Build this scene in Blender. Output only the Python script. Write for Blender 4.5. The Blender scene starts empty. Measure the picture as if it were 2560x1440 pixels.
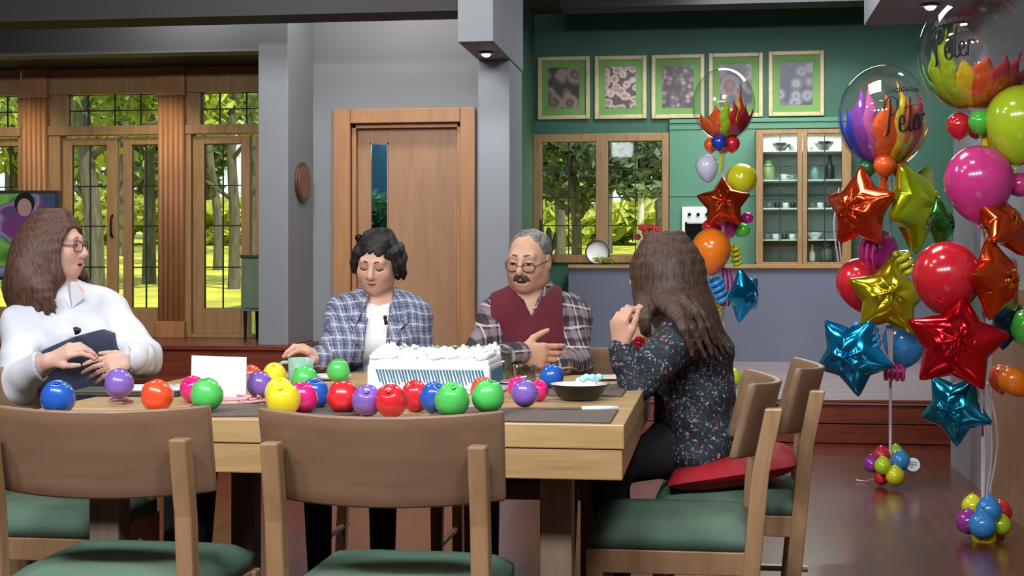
import bpy, math, random
import numpy as np
from mathutils import Vector, Matrix, noise as mnoise

random.seed(7)
SC = bpy.context.scene
COL = SC.collection

# ------------------------------------------------------------------ camera
CAM_H = 1.123            # eye height of the studio camera
FPX = 3600.0             # focal length in pixels of a 2560 px wide frame
YH = 665.0               # row of the horizon
PHI = math.radians(7.9)  # the camera is turned a little to the left of the room axis
cam_d = bpy.data.cameras.new('studio_camera')
cam_d.sensor_width = 36.0
cam_d.lens = 36.0 * FPX / 2560.0
cam_d.shift_y = -(720.0 - YH) / 2560.0
cam_d.clip_end = 200
cam = bpy.data.objects.new('studio_camera', cam_d)
cam.location = (0, 0, CAM_H)
cam.rotation_euler = (math.radians(90), 0, PHI)
COL.objects.link(cam)
SC.camera = cam

SC.view_settings.view_transform = 'Standard'
SC.view_settings.look = 'None'
SC.view_settings.gamma = 1.0
SC.view_settings.use_curve_mapping = False
SC.view_settings.exposure = -0.12
SC.cycles.max_bounces = 8
SC.cycles.transparent_max_bounces = 16
SC.cycles.caustics_reflective = False
SC.cycles.caustics_refractive = False
SC.cycles.sample_clamp_indirect = 6.0
SC.cycles.use_denoising = True

# ------------------------------------------------------------------ world, sun, lamps
world = bpy.data.worlds.new('outdoor_sky')
SC.world = world
world.use_nodes = True
wn = world.node_tree.nodes
bg = wn['Background']
bg.inputs[0].default_value = (0.78, 0.90, 1.0, 1)
bg.inputs[1].default_value = 1.6

def lamp(name, kind, loc, target, power, color=(1, 1, 1), size=1.0, size_y=None, spot=60, blend=.5, spread=None):
    d = bpy.data.lights.new(name, kind)
    d.energy = power
    d.color = color
    if kind == 'AREA':
        d.shape = 'RECTANGLE'; d.size = size; d.size_y = size_y or size
        if spread: d.spread = math.radians(spread)
    elif kind == 'SPOT':
        d.spot_size = math.radians(spot); d.spot_blend = blend; d.shadow_soft_size = size
    elif kind == 'POINT':
        d.shadow_soft_size = size
    o = bpy.data.objects.new(name, d)
    o.location = loc
    v = Vector(target) - Vector(loc)
    o.rotation_euler = v.to_track_quat('-Z', 'Y').to_euler()
    COL.objects.link(o)
    return o

sun_d = bpy.data.lights.new('sun', 'SUN')
sun_d.energy = 7.0
sun_d.angle = math.radians(1.0)
sun_d.color = (1.0, 0.94, 0.78)
sun_o = bpy.data.objects.new('sun', sun_d)
sun_o.rotation_euler = Vector((-0.45, 0.42, -0.75)).to_track_quat('-Z', 'Y').to_euler()
COL.objects.link(sun_o)

WARM = (1.0, 0.93, 0.84); COOL = (0.93, 0.96, 1.0)
# rows of studio floodlights hung under the studio ceiling in front of the set
for i, (x, y, p) in enumerate([(-2.9, 1.0, 60), (-1.7, 0.7, 76), (-0.5, 0.7, 76), (0.6, 1.0, 62)]):
    lamp('studio_floodlight', 'AREA', (x, y, 3.25), (x * .35 - .5, 4.4, 0.9), p, COOL, .55, .3)
for i, (x, y, p) in enumerate([(-2.6, 4.6, 20), (-1.2, 4.9, 20), (0.2, 5.0, 18)]):
    lamp('table_toplight', 'AREA', (x, y, 3.3), (x * .6 - .4, 4.1, 0.8), p, WARM, .4)
# wall washers over the set walls and the kitchen, plus two added fills
lamp('window_bay_washer', 'SPOT', (-3.9, 9.55, 2.58), (-4.15, 10.1, 0.9), 55, (1, .84, .66), .05, spot=105, blend=.9)
lamp('window_bay_washer', 'SPOT', (-5.0, 9.55, 2.58), (-5.2, 10.1, 0.9), 48, (1, .84, .66), .05, spot=105, blend=.9)
lamp('door_wall_fill', 'AREA', (-2.05, 8.95, 3.35), (-2.15, 9.75, 1.6), 24, (1, .96, .88), .7, .25)  # unseen fill added behind the soffit to lift the shaded door wall
lamp('hall_floodlight', 'AREA', (-2.4, 6.4, 3.3), (-2.3, 9.6, 1.1), 95, (1, .98, .95), .7)
lamp('window_header_fill', 'AREA', (-3.35, 9.0, 3.3), (-3.35, 9.33, 2.6), 9, (1, .98, .92), .5, .2)  # added lamp, out of view, brightening the face of the window soffit
for x in (-0.75, -0.1, 0.5, 1.15, 1.9):
    lamp('kitchen_downlight', 'SPOT', (x, 12.7, 3.42), (x, 13.6, 1.5), 38, (.96, 1.0, .95), .05, spot=80, blend=.8)
lamp('kitchen_ceiling_light', 'AREA', (0.6, 11.4, 3.42), (0.6, 11.6, 0), 110, COOL, 1.4)
lamp('hall_ceiling_light', 'AREA', (0.2, 6.8, 3.3), (0.4, 8.2, 0.3), 60, COOL, .8)

# ------------------------------------------------------------------ picture <-> place
SINP, COSP = math.sin(PHI), math.cos(PHI)
RIGHT = Vector((COSP, SINP, 0)); FWD = Vector((-SINP, COSP, 0)); UP = Vector((0, 0, 1))

def S(px, py, z):
    """point of the place seen at frame position (px, py) at distance z along the view axis"""
    return Vector((0, 0, CAM_H)) + FWD * z + RIGHT * ((px - 1280.0) / FPX * z) + UP * (-(py - YH) / FPX * z)

def zy(px, Y):
    return Y / (COSP + SINP * (px - 1280.0) / FPX)

def WY(px, py, Y):
    """point on the vertical plane y = Y"""
    return S(px, py, zy(px, Y))

def WZ(px, py, Z):
    """point on the horizontal plane z = Z"""
    return S(px, py, (CAM_H - Z) * FPX / (py - YH))

# ------------------------------------------------------------------ materials
def lin(c):
    if isinstance(c, str):
        c = tuple(int(c[i:i + 2], 16) / 255.0 for i in (0, 2, 4))
    return tuple((x / 12.92 if x <= .04045 else ((x + .055) / 1.055) ** 2.4) for x in c)

def new_mat(name):
    m = bpy.data.materials.new(name); m.use_nodes = True
    nt = m.node_tree
    return m, nt, nt.nodes['Principled BSDF']

def setp(b, **kw):
    names = dict(rough='Roughness', metal='Metallic', spec='Specular IOR Level', coat='Coat Weight', coat_rough='Coat Roughness',
                 trans='Transmission Weight', ior='IOR', sss='Subsurface Weight', sheen='Sheen Weight', alpha='Alpha')
    for k, v in kw.items():
        b.inputs[names[k]].default_value = v

def node(nt, kind, **props):
    n = nt.nodes.new(kind)
    for k, v in props.items():
        setattr(n, k, v)
    return n

def ramp(nt, stops, interp='LINEAR'):
    r = nt.nodes.new('ShaderNodeValToRGB')
    r.color_ramp.interpolation = interp
    el = r.color_ramp.elements
    while len(el) < len(stops): el.new(.5)
    for e, (p, c) in zip(el, stops):
        e.position = p
        e.color = (*lin(c), 1)
    return r

def coords(nt, scale=(1, 1, 1), rot=(0, 0, 0), kind='Object', loc=(0, 0, 0)):
    t = nt.nodes.new('ShaderNodeTexCoord')
    m = nt.nodes.new('ShaderNodeMapping')
    m.inputs['Scale'].default_value = scale
    m.inputs['Rotation'].default_value = rot
    m.inputs['Location'].default_value = loc
    nt.links.new(t.outputs[kind], m.inputs[0])
    return m.outputs[0]

def bump(nt, b, sock, strength=.2, dist=.005):
    n = nt.nodes.new('ShaderNodeBump')
    n.inputs['Strength'].default_value = strength
    n.inputs['Distance'].default_value = dist
    nt.links.new(sock, n.inputs['Height'])
    nt.links.new(n.outputs[0], b.inputs['Normal'])

def plain(name, col, rough=.5, var=.06, vscale=8.0, bumpy=0.0, bscale=60, **kw):
    """a colour with slight mottling"""
    m, nt, b = new_mat(name)
    c = np.array(lin(col))
    n = node(nt, 'ShaderNodeTexNoise'); n.inputs['Scale'].default_value = vscale; n.inputs['Detail'].default_value = 3
    nt.links.new(coords(nt), n.inputs[0])
    r = nt.nodes.new('ShaderNodeValToRGB')
    r.color_ramp.elements[0].position = .3; r.color_ramp.elements[1].position = .7
    r.color_ramp.elements[0].color = (*(c * (1 - var)), 1)
    r.color_ramp.elements[1].color = (*np.minimum(c * (1 + var), 1), 1)
    nt.links.new(n.outputs[0], r.inputs[0]); nt.links.new(r.outputs[0], b.inputs['Base Color'])
    setp(b, rough=rough, **kw)
    if bumpy:
        n2 = node(nt, 'ShaderNodeTexNoise'); n2.inputs['Scale'].default_value = bscale; n2.inputs['Detail'].default_value = 4
        nt.links.new(coords(nt), n2.inputs[0]); bump(nt, b, n2.outputs[0], bumpy, .004)
    return m

def wood(name, c1, c2, grain=(1, 12, 12), rough=.45, scale=3.0, coat=.0, strength=.08):
    m, nt, b = new_mat(name)
    v = coords(nt, grain)
    n = node(nt, 'ShaderNodeTexNoise'); n.inputs['Scale'].default_value = scale; n.inputs['Detail'].default_value = 6
    n.inputs['Roughness'].default_value = .62; n.inputs['Distortion'].default_value = .6
    nt.links.new(v, n.inputs[0])
    r = ramp(nt, [(.3, c1), (.7, c2)])
    nt.links.new(n.outputs[0], r.inputs[0]); nt.links.new(r.outputs[0], b.inputs['Base Color'])
    setp(b, rough=rough, coat=coat, coat_rough=.12)
    bump(nt, b, n.outputs[0], strength, .003)
    return m

def emit(name, col, s=1.0):
    m = bpy.data.materials.new(name); m.use_nodes = True
    nt = m.node_tree; nt.nodes.clear()
    o = nt.nodes.new('ShaderNodeOutputMaterial'); e = nt.nodes.new('ShaderNodeEmission')
    e.inputs[0].default_value = (*lin(col), 1); e.inputs[1].default_value = s
    nt.links.new(e.outputs[0], o.inputs[0])
    return m

def thin_glass(name, tint='ffffff', gloss=.12, rough=.02):
    """window glass: lets light straight through and mirrors a little, more at grazing angles"""
    m = bpy.data.materials.new(name); m.use_nodes = True
    nt = m.node_tree; nt.nodes.clear()
    o = nt.nodes.new('ShaderNodeOutputMaterial')
    t = nt.nodes.new('ShaderNodeBsdfTransparent'); t.inputs[0].default_value = (*lin(tint), 1)
    g = nt.nodes.new('ShaderNodeBsdfGlossy'); g.inputs['Roughness'].default_value = rough
    lw = nt.nodes.new('ShaderNodeLayerWeight'); lw.inputs[0].default_value = .5
    pw = nt.nodes.new('ShaderNodeMath'); pw.operation = 'POWER'; pw.inputs[1].default_value = 4.0; nt.links.new(lw.outputs['Facing'], pw.inputs[0])
    f = nt.nodes.new('ShaderNodeMath'); f.operation = 'MULTIPLY_ADD'; f.inputs[1].default_value = gloss * 2.2; f.inputs[2].default_value = gloss * .35; nt.links.new(pw.outputs[0], f.inputs[0])
    mx = nt.nodes.new('ShaderNodeMixShader')
    nt.links.new(f.outputs[0], mx.inputs[0]); nt.links.new(t.outputs[0], mx.inputs[1]); nt.links.new(g.outputs[0], mx.inputs[2])
    nt.links.new(mx.outputs[0], o.inputs[0])
    return m

# ------------------------------------------------------------------ objects
def tag(o, label=None, cat=None, group=None, kind=None):
    if label: o['label'] = label
    if cat: o['category'] = cat
    if group: o['group'] = group
    if kind: o['kind'] = kind
    return o

def thing(name, label=None, cat=None, loc=(0, 0, 0), rotz=0.0, group=None, kind=None):
    o = bpy.data.objects.new(name, None)
    o.empty_display_size = .1
    o.location = loc; o.rotation_euler = (0, 0, rotz)
    COL.objects.link(o)
    return tag(o, label, cat, group, kind)

def link(name, me, mat=None, parent=None, local=False):
    o = bpy.data.objects.new(name, me)
    COL.objects.link(o)
    if mat is not None and not me.materials: me.materials.append(mat)
    if parent is not None:
        o.parent = parent
        if not local and parent.type == 'EMPTY':
            o.matrix_parent_inverse = Matrix.Translation(-Vector(parent.location))
    return o

def copy_tree(o, parent=None):
    c = o.copy(); COL.objects.link(c)
    if parent is not None: c.parent = parent
    for ch in list(o.children): copy_tree(ch, c)
    return c

def make_mesh(name, verts, faces, smooth=False):
    me = bpy.data.meshes.new(name)
    if isinstance(verts, np.ndarray) and isinstance(faces, np.ndarray):
        nv, nf, k = len(verts), len(faces), faces.shape[1]
        me.vertices.add(nv); me.vertices.foreach_set('co', verts.astype(np.float32).ravel())
        me.loops.add(nf * k); me.loops.foreach_set('vertex_index', faces.astype(np.int32).ravel())
        me.polygons.add(nf)
        me.polygons.foreach_set('loop_start', np.arange(0, nf * k, k, dtype=np.int32))
        me.update(calc_edges=True)
    else:
        me.from_pydata([tuple(v) for v in verts], [], faces)
    me.validate()
    if smooth:
        me.polygons.foreach_set('use_smooth', np.ones(len(me.polygons), dtype=bool))
    me.update()
    return me

class MB:
    """collects shapes for ONE mesh"""
    def __init__(self): self.v = []; self.f = []
    def add(self, vs, fs):
        n = len(self.v); self.v += [Vector(v) for v in vs]; self.f += [tuple(i + n for i in f) for f in fs]; return self
    def box(self, lo, hi):
        (a, b, c), (d, e, f) = lo, hi
        return self.add([(a, b, c), (d, b, c), (d, e, c), (a, e, c), (a, b, f), (d, b, f), (d, e, f), (a, e, f)],
                        [(0, 3, 2, 1), (4, 5, 6, 7), (0, 1, 5, 4), (1, 2, 6, 5), (2, 3, 7, 6), (3, 0, 4, 7)])
    def cbox(self, c, s, rotz=0.0):
        n = len(self.v); x, y, z = s[0] / 2, s[1] / 2, s[2] / 2
        self.box((-x, -y, -z), (x, y, z)); M = Matrix.Translation(c) @ Matrix.Rotation(rotz, 4, 'Z')
        for i in range(n, len(self.v)): self.v[i] = M @ self.v[i]
        return self
    def hexa(self, bottom, top):
        """a box from four bottom and four top corners (counter-clockwise seen from above)"""
        return self.add(list(bottom) + list(top), [(3, 2, 1, 0), (4, 5, 6, 7), (0, 1, 5, 4), (1, 2, 6, 5), (2, 3, 7, 6), (3, 0, 4, 7)])
    def prism(self, poly, axis, d):
        """a polygon (list of points) pushed along the vector axis*d"""
        n = len(poly); off = Vector(axis) * d
        vs = [Vector(p) for p in poly] + [Vector(p) + off for p in poly]
        return self.add(vs, [tuple(range(n))[::-1], tuple(range(n, 2 * n))] + [(i, (i + 1) % n, n + (i + 1) % n, n + i) for i in range(n)])
    def tube(self, pts, r, seg=8, closed=False, flat=None):
        pts = [Vector(p) for p in pts]; n = len(pts)
        rs = r if isinstance(r, (list, tuple)) else [r] * n
        base = len(self.v); prev = None
        for i, p in enumerate(pts):
            if closed: t = pts[(i + 1) % n] - pts[i - 1]
            else: t = pts[min(i + 1, n - 1)] - pts[max(i - 1, 0)]
            if t.length < 1e-9: t = Vector((0, 0, 1))
            t.normalize()
            if prev is None:
                a = Vector((0, 0, 1)) if abs(t.z) < .9 else Vector((1, 0, 0))
                u = t.cross(a).normalized()
            else:
                u = (prev - t * prev.dot(t)).normalized()
            prev = u; w = t.cross(u)
            for k in range(seg):
                an = 2 * math.pi * k / seg
                self.v.append(p + (u * math.cos(an) + w * math.sin(an)) * rs[i])
        m = n if closed else n - 1
        for i in range(m):
            for k in range(seg):
                a = base + i * seg + k; b = base + i * seg + (k + 1) % seg
                c = base + ((i + 1) % n) * seg + (k + 1) % seg; d = base + ((i + 1) % n) * seg + k
                self.f.append((a, b, c, d))
        if not closed:
            self.f.append(tuple(base + k for k in range(seg))[::-1])
            self.f.append(tuple(base + (n - 1) * seg + k for k in range(seg)))
        return self
    def lathe(self, prof, c=(0, 0, 0), seg=24, M=None):
        """profile of (radius, height) turned about the vertical axis at c"""
        base = len(self.v); c = Vector(c); n = len(prof)
        for r, h in prof:
            for k in range(seg):
                a = 2 * math.pi * k / seg
                p = Vector((r * math.cos(a), r * math.sin(a), h))
                if M is not None: p = M @ p
                self.v.append(c + p)
        for i in range(n - 1):
            for k in range(seg):
                self.f.append((base + i * seg + k, base + i * seg + (k + 1) % seg, base + (i + 1) * seg + (k + 1) % seg, base + (i + 1) * seg + k))
        if prof[0][0] > 1e-6: self.f.append(tuple(base + k for k in range(seg))[::-1])
        if prof[-1][0] > 1e-6: self.f.append(tuple(base + (n - 1) * seg + k for k in range(seg)))
        return self
    def ball(self, c, r, seg=16, rings=10, M=None):
        rr = r if isinstance(r, (tuple, list)) else (r, r, r)
        base = len(self.v); c = Vector(c)
        for i in range(rings + 1):
            t = math.pi * i / rings
            for k in range(seg):
                a = 2 * math.pi * k / seg
                p = Vector((rr[0] * math.sin(t) * math.cos(a), rr[1] * math.sin(t) * math.sin(a), rr[2] * math.cos(t)))
                if M is not None: p = M @ p
                self.v.append(c + p)
        for i in range(rings):
            for k in range(seg):
                self.f.append((base + i * seg + k, base + (i + 1) * seg + k, base + (i + 1) * seg + (k + 1) % seg, base + i * seg + (k + 1) % seg))
        return self
    def build(self, name, mat=None, parent=None, smooth=False, bevel=0.0, local=False, solid=0.0, seg=2):
        me = make_mesh(name, self.v, self.f, smooth)
        if any(len(set(f)) < len(f) for f in self.f): me.validate()
        o = link(name, me, mat, parent, local)
        if solid:
            s = o.modifiers.new('thickness', 'SOLIDIFY'); s.thickness = solid; s.offset = 0
        if bevel:
            b = o.modifiers.new('edge', 'BEVEL'); b.width = bevel; b.segments = seg; b.limit_method = 'ANGLE'; b.angle_limit = math.radians(40)
        return o

def struct(o, label=None):
    o['kind'] = 'structure'
    if label: o['label'] = label
    return o

def curve_pts(ctrl, n=8, closed=False):
    """smooth curve through control points"""
    P = [Vector(p) for p in ctrl]; out = []; m = len(P)
    rng = range(m) if closed else range(m - 1)
    for i in rng:
        if closed: p0, p1, p2, p3 = P[i - 1], P[i], P[(i + 1) % m], P[(i + 2) % m]
        else: p0, p1, p2, p3 = P[max(i - 1, 0)], P[i], P[i + 1], P[min(i + 2, m - 1)]
        for k in range(n):
            t = k / n
            out.append(.5 * ((2 * p1) + (p2 - p0) * t + (2 * p0 - 5 * p1 + 4 * p2 - p3) * t * t + (3 * p1 - p0 - 3 * p2 + p3) * t ** 3))
    if not closed: out.append(P[-1])
    return out

# ------------------------------------------------------------------ shared materials
M = {}
M['wall_grey'] = plain('grey_wall_paint', '7f8388', .75, .05, 1.5, .05, 120)
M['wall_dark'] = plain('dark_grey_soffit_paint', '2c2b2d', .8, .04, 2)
M['wall_green'] = plain('deep_green_wall_paint', '346250', .6, .06, 1.2, .04, 120)
M['panel_green'] = plain('light_green_panel_paint', '528a6f', .5, .04, 2)
M['lowwall'] = plain('blue_grey_counter_paint', '75788a', .6, .04, 1.5)
M['black'] = plain('studio_black', '141414', .9, .05)
M['ceil'] = plain('studio_ceiling_grey', '3a3a3c', .9, .05)
M['floor'] = wood('glossy_red_brown_floor', '4a1f15', '6b3022', (12, 1.2, 1), .24, 1.5, .25, .02)
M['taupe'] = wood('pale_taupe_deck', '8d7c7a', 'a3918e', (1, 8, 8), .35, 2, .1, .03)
M['step'] = wood('red_brown_step_wood', '5c2414', '7e3a24', (1, 10, 14), .35, 2.2, .2, .04)
M['oak'] = wood('light_oak', '96693f', 'b98b57', (12, 12, 1.3), .45, 3)
M['oak_h'] = wood('light_oak_flat_grain', 'a4774a', 'c39a66', (1.3, 12, 12), .42, 3)
M['oak_win'] = wood('honey_oak_joinery', '8c6a42', 'a9865a', (12, 12, 1), .45, 3)
M['oak_door'] = wood('brown_oak_door', '8e6748', 'a47b58', (10, 10, 1), .5, 2)
M['oak_frame'] = wood('orange_oak_door_frame', '986a40', 'b07e52', (10, 10, 1), .45, 2)
M['lead'] = plain('black_leading', '14170f', .5, .1)
M['glass'] = thin_glass('window_glass', 'f4fbf6', .008)
M['steel'] = plain('brushed_steel', 'b9bbbd', .3, .05, 30, metal=1.0)
M['darkmetal'] = plain('dark_metal', '26201c', .4, .1, metal=.8)
M['white'] = plain('white_lacquer', 'eceeec', .35, .03)

# ------------------------------------------------------------------ floor, steps, walls
fl = MB().box((-6.2, -2.2, -.1), (5.0, 14.2, 0)).build('floor', M['floor']); struct(fl, 'glossy red-brown wooden studio floor')

def step(label, x0, x1, y0, y1, z0, z1, n, tm='step'):
    """a raised deck: tread boards with a joint between them, riser boards below the nosing"""
    r = thing('platform_step', label, None, ((x0 + x1) / 2, y0, z0), kind='structure')
    w = (y1 - y0) / n
    for i in range(n):
        MB().box((x0, y0 + i * w + (0 if i == 0 else .003), z1 - .03), (x1, y0 + (i + 1) * w - .003, z1)).build('tread_board', M[tm], r, bevel=.004)
    h = (z1 - .03 - z0) / 2
    for i in range(2):
        MB().box((x0, y0 + .02, z0 + i * h + .004), (x1, y0 + .05, z0 + (i + 1) * h - .003)).build('riser_board', M['step'], r, bevel=.003)
    MB().box((x0, y0 + .05, z0), (x1, y1, z1 - .03)).build('carcass', M['step'], r)
    return r
step('lowest red-brown wooden step below the garden windows', -6, -2.72, 8.50, 8.80, 0, .20, 1)
step('middle red-brown wooden step below the garden windows', -6, -2.72, 8.80, 9.10, 0, .40, 1)
step('top red-brown wooden deck along the garden windows', -6, -2.72, 9.10, 10.25, 0, .60, 4)
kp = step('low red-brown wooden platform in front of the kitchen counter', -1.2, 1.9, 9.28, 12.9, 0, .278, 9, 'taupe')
MB().box((-1.2, 9.272, .262), (1.9, 9.30, .282)).build('nosing', M['step'], kp, bevel=.004)

YP, YD, YWN, YK = 9.19, 9.79, 10.14, 13.5     # pillar fronts, door wall, garden windows, kitchen wall
def wall(name, lo, hi, mat, label, bevel=0):
    return struct(MB().box(lo, hi).build(name, mat, bevel=bevel), label)
wall('wall_left', (-6.2, -2.2, 0), (-6.0, 10.4, 3.6), M['wall_grey'], 'grey side wall of the studio set beside the garden windows')
wall('wall_front', (-6.2, -2.4, 0), (5.0, -2.2, 3.6), M['ceil'], 'dark studio wall facing the set')
wall('wall_right', (1.35, -2.2, 0), (1.50, 8.39, 3.6), M['wall_grey'], 'grey wall running beside the balloon columns')
wall('wall_outer', (4.9, -2.2, 0), (5.0, 14.2, 3.6), M['wall_grey'], 'grey wall closing the kitchen side')
wall('wall_kitchen_side', (-1.80, 9.93, 0), (-1.66, 13.6, 3.6), M['wall_green'], 'dark green side wall of the kitchen')
struct(MB().box((-6.2, -2.4, 3.5), (5.0, 10.3, 3.6)).box((-2.9, 10.3, 3.5), (5.0, 13.7, 3.6)).build('ceiling', M['ceil']), 'dark studio ceiling')

def zpx(py, px, Y): return CAM_H + (YH - py) / FPX * zy(px, Y)
def xpx(px, Y): return WY(px, YH, Y).x

# back wall with the door opening
dx0, dx1 = xpx(878, YD), xpx(1152, YD)
dz = zpx(308, 1000, YD)
fx0, fx1 = xpx(835, YD), xpx(1190, YD)
fz = zpx(272, 1000, YD)
bw = MB()
bw.box((-2.78, YD, 0), (dx0, YD + .14, 3.5)).box((dx1, YD, 0), (-1.49, YD + .14, 3.5)).box((dx0, YD, dz), (dx1, YD + .14, 3.5))
struct(bw.build('wall_back', M['wall_grey']), 'grey back wall around the oak door')
wall('wall_back_return', (-2.97, YD + .14, 0), (-2.80, 10.3, 3.5), M['wall_grey'], 'grey return wall beside the garden windows')
# pillars
wall('pillar_left', (-2.968, YP, .60), (-2.764, YD + .02, 3.5), M['wall_grey'], 'grey square pillar with a small oval plaque on its side', .006)
wall('pillar_right', (-1.496, YP, 0), (-1.290, YD, 2.454), M['wall_grey'], 'grey square pillar between the oak door and the green kitchen', .006)
# beams
wall('beam_overhead', (-1.496, 8.43, 2.454), (-1.282, YD, 3.5), M['wall_grey'], 'grey overhead beam with a downlight above the pillar', .004)
wall('beam_right', (.835, 3.5, 2.454), (1.35, 8.17, 3.5), M['wall_grey'], 'grey overhead beam with a downlight along the right wall', .004)
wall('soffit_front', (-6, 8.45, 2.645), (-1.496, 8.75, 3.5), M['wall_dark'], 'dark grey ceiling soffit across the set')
wall('soffit_window', (-6, 9.33, 2.566), (-2.968, 9.50, 3.5), M['wall_grey'], 'grey soffit above the garden windows')
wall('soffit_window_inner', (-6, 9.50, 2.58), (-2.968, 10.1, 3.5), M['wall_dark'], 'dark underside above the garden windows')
wall('soffit_kitchen', (-1.28, 12.2, 3.32), (4.9, 12.5, 3.5), M['wall_dark'], 'dark soffit over the green kitchen wall')

def downlight(x, y, z, label):
    r = thing('downlight', label, 'lamp', (x, y, z - .02), group='recessed downlights')
    MB().lathe([(.028, 0), (.045, -.004), (.047, -.012), (.042, -.016), (.030, -.012), (.028, 0)], (x, y, z), 24).build('trim_ring', M['steel'], r, True)
    MB().lathe([(.0, -.032), (.014, -.030), (.024, -.023), (.029, -.012), (.028, -.002), (.0, -.001)], (x, y, z), 20).build('lamp_lens', emit('lamp_glow', 'f4f0ff', 14), r)
    lamp('downlight_bulb', 'SPOT', (x, y, z - .06), (x, y, 0), 20, (.95, .95, 1), .03, spot=110, blend=.9)
downlight(-1.39, 8.85, 2.454, 'small glowing recessed downlight in the overhead beam above the pillar')
downlight(1.10, 7.54, 2.454, 'small glowing recessed downlight in the beam over the balloon columns')

# ------------------------------------------------------------------ oak door
door = thing('door_1', 'brown oak door with a narrow glass slot in an orange oak frame', None, ((dx0 + dx1) / 2, YD, 0), kind='structure')
f = MB()
f.box((fx0, YD - .035, 0), (dx0, YD + .02, fz)).box((dx1, YD - .035, 0), (fx1, YD + .02, fz)).box((dx0, YD - .035, dz), (dx1, YD + .02, fz))
f.build('door_frame', M['oak_frame'], door, bevel=.006)
f = MB()
f.box((dx0, YD + .02, 0), (dx0 + .03, YD + .13, dz)).box((dx1 - .03, YD + .02, 0), (dx1, YD + .13, dz)).box((dx0, YD + .02, dz - .03), (dx1, YD + .13, dz))
f.build('door_stop', M['oak_frame'], door, bevel=.003)
gx0, gx1 = xpx(926, YD + .08), xpx(971, YD + .08)
gz0, gz1 = zpx(596, 950, YD + .08), zpx(358, 950, YD + .08)
lx0, lx1 = dx0 + .03, dx1 - .03
f = MB(); y0, y1 = YD + .075, YD + .115
f.box((lx0, y0, .01), (gx0, y1, dz - .03)).box((gx1, y0, .01), (lx1, y1, dz - .03)).box((gx0, y0, gz1), (gx1, y1, dz - .03)).box((gx0, y0, .01), (gx1, y1, gz0))
leaf = f.build('door_leaf', M['oak_door'], door, bevel=.002)
MB().box((gx0, y0 + .014, gz0), (gx1, y0 + .02, gz1)).build('pane', thin_glass('slot_glass', 'b8d4de', .18), leaf)
fr = MB()
for a, b in (((gx0, y0 - .004, gz0), (gx0 + .008, y0 + .012, gz1)), ((gx1 - .008, y0 - .004, gz0), (gx1, y0 + .012, gz1)), ((gx0, y0 - .004, gz1 - .008), (gx1, y0 + .012, gz1)), ((gx0, y0 - .004, gz0), (gx1, y0 + .012, gz0 + .008))):
    fr.box(a, b)
fr.build('pane_bead', M['oak_door'], leaf)
hx, hz = xpx(893, YD), zpx(594, 893, YD)
h = MB().lathe([(.0, 0), (.024, 0), (.024, .008), (.01, .012), (.01, .03), (.02, .036), (.024, .05), (.018, .06), (0, .062)], (hx, y0, hz), 18, Matrix.Rotation(math.radians(90), 3, 'X'))
h.build('door_knob', M['darkmetal'], leaf, True)
h2 = MB().lathe([(.0, 0), (.016, 0), (.016, .008), (0, .01)], (hx, y0, hz - .11), 14, Matrix.Rotation(math.radians(90), 3, 'X'))
h2.build('lock_rose', M['darkmetal'], leaf, True)
# what stands behind the glass slot: a dim blue wall and a plant
wall('wall_corridor', (-2.7, 10.8, 0), (-1.8, 10.9, 3.0), plain('slate_blue_corridor_paint', '40606e', .8), 'slate blue corridor wall behind the door glass')
lamp('corridor_light', 'POINT', (-2.1, 10.4, 2.6), (0, 0, 0), 45, COOL, .1)

# oval plaque on the pillar side
oz, oy = zpx(462, 754, YD), 9.19 + .31
pq = thing('oval_plaque', 'small oval brown wooden plaque on the grey pillar side', 'plaque', (-2.764, oy, oz - .14))
ov = lambda ry, rz, x0, x1: MB().prism([(x0, oy + ry * math.cos(a * math.pi / 18), oz + rz * math.sin(a * math.pi / 18)) for a in range(36)], (1, 0, 0), x1 - x0)
ov(.165, .138, -2.765, -2.745).build('rim', plain('dark_walnut', '4f3020', .4), pq, bevel=.006)
ov(.135, .112, -2.746, -2.740).build('face', wood('walnut', '6c452c', '835a3c', (3, 3, 3), .45, 4), pq)

# ------------------------------------------------------------------ garden windows with leaded panes
def ZW(py): return zpx(py, 400, YWN)
def XW(px): return xpx(px, YWN)

def glazing(parent, x0, x1, z0, z1, y, vx, hz_, bar=.0085):
    """panes between leading bars; vx, hz_ = inner bar positions"""
    xs = [x0] + vx + [x1]; zs = [z0] + hz_ + [z1]
    for i in range(len(xs) - 1):
        for j in range(len(zs) - 1):
            MB().box((xs[i] + .002, y - .002, zs[j] + .002), (xs[i + 1] - .002, y + .002, zs[j + 1] - .002)).build('pane', M['glass'], parent)
    for x in xs: MB().box((x - bar / 2, y - .006, z0), (x + bar / 2, y + .006, z1)).build('leading_bar', M['lead'], parent)
    for z in zs: MB().box((x0, y - .0055, z - bar / 2), (x1, y + .0055, z + bar / 2)).build('leading_bar', M['lead'], parent)

def leaf_door(parent, px, panes, z0, z1, zp0, zp1, hz_, vx, y, handle=None):
    x0, x1 = px; p0, p1 = panes
    m = MB()
    m.box((x0, y - .025, z0), (p0, y + .025, z1)).box((p1, y - .025, z0), (x1, y + .025, z1))
    m.box((p0, y - .025, zp1), (p1, y + .025, z1)).box((p0, y - .025, z0), (p1, y + .025, zp0))
    o = m.build('door_leaf', M['oak_win'], parent, bevel=.004)
    glazing(o, p0, p1, zp0, zp1, y, vx, hz_)
    if handle:
        MB().tube(curve_pts([(handle, y - .026, ZW(592)), (handle, y - .05, ZW(585)), (handle, y - .052, ZW(565)), (handle, y - .05, ZW(545)), (handle, y - .026, ZW(538))], 4), .009, 8).build('handle', M['darkmetal'], o, True)

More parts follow.
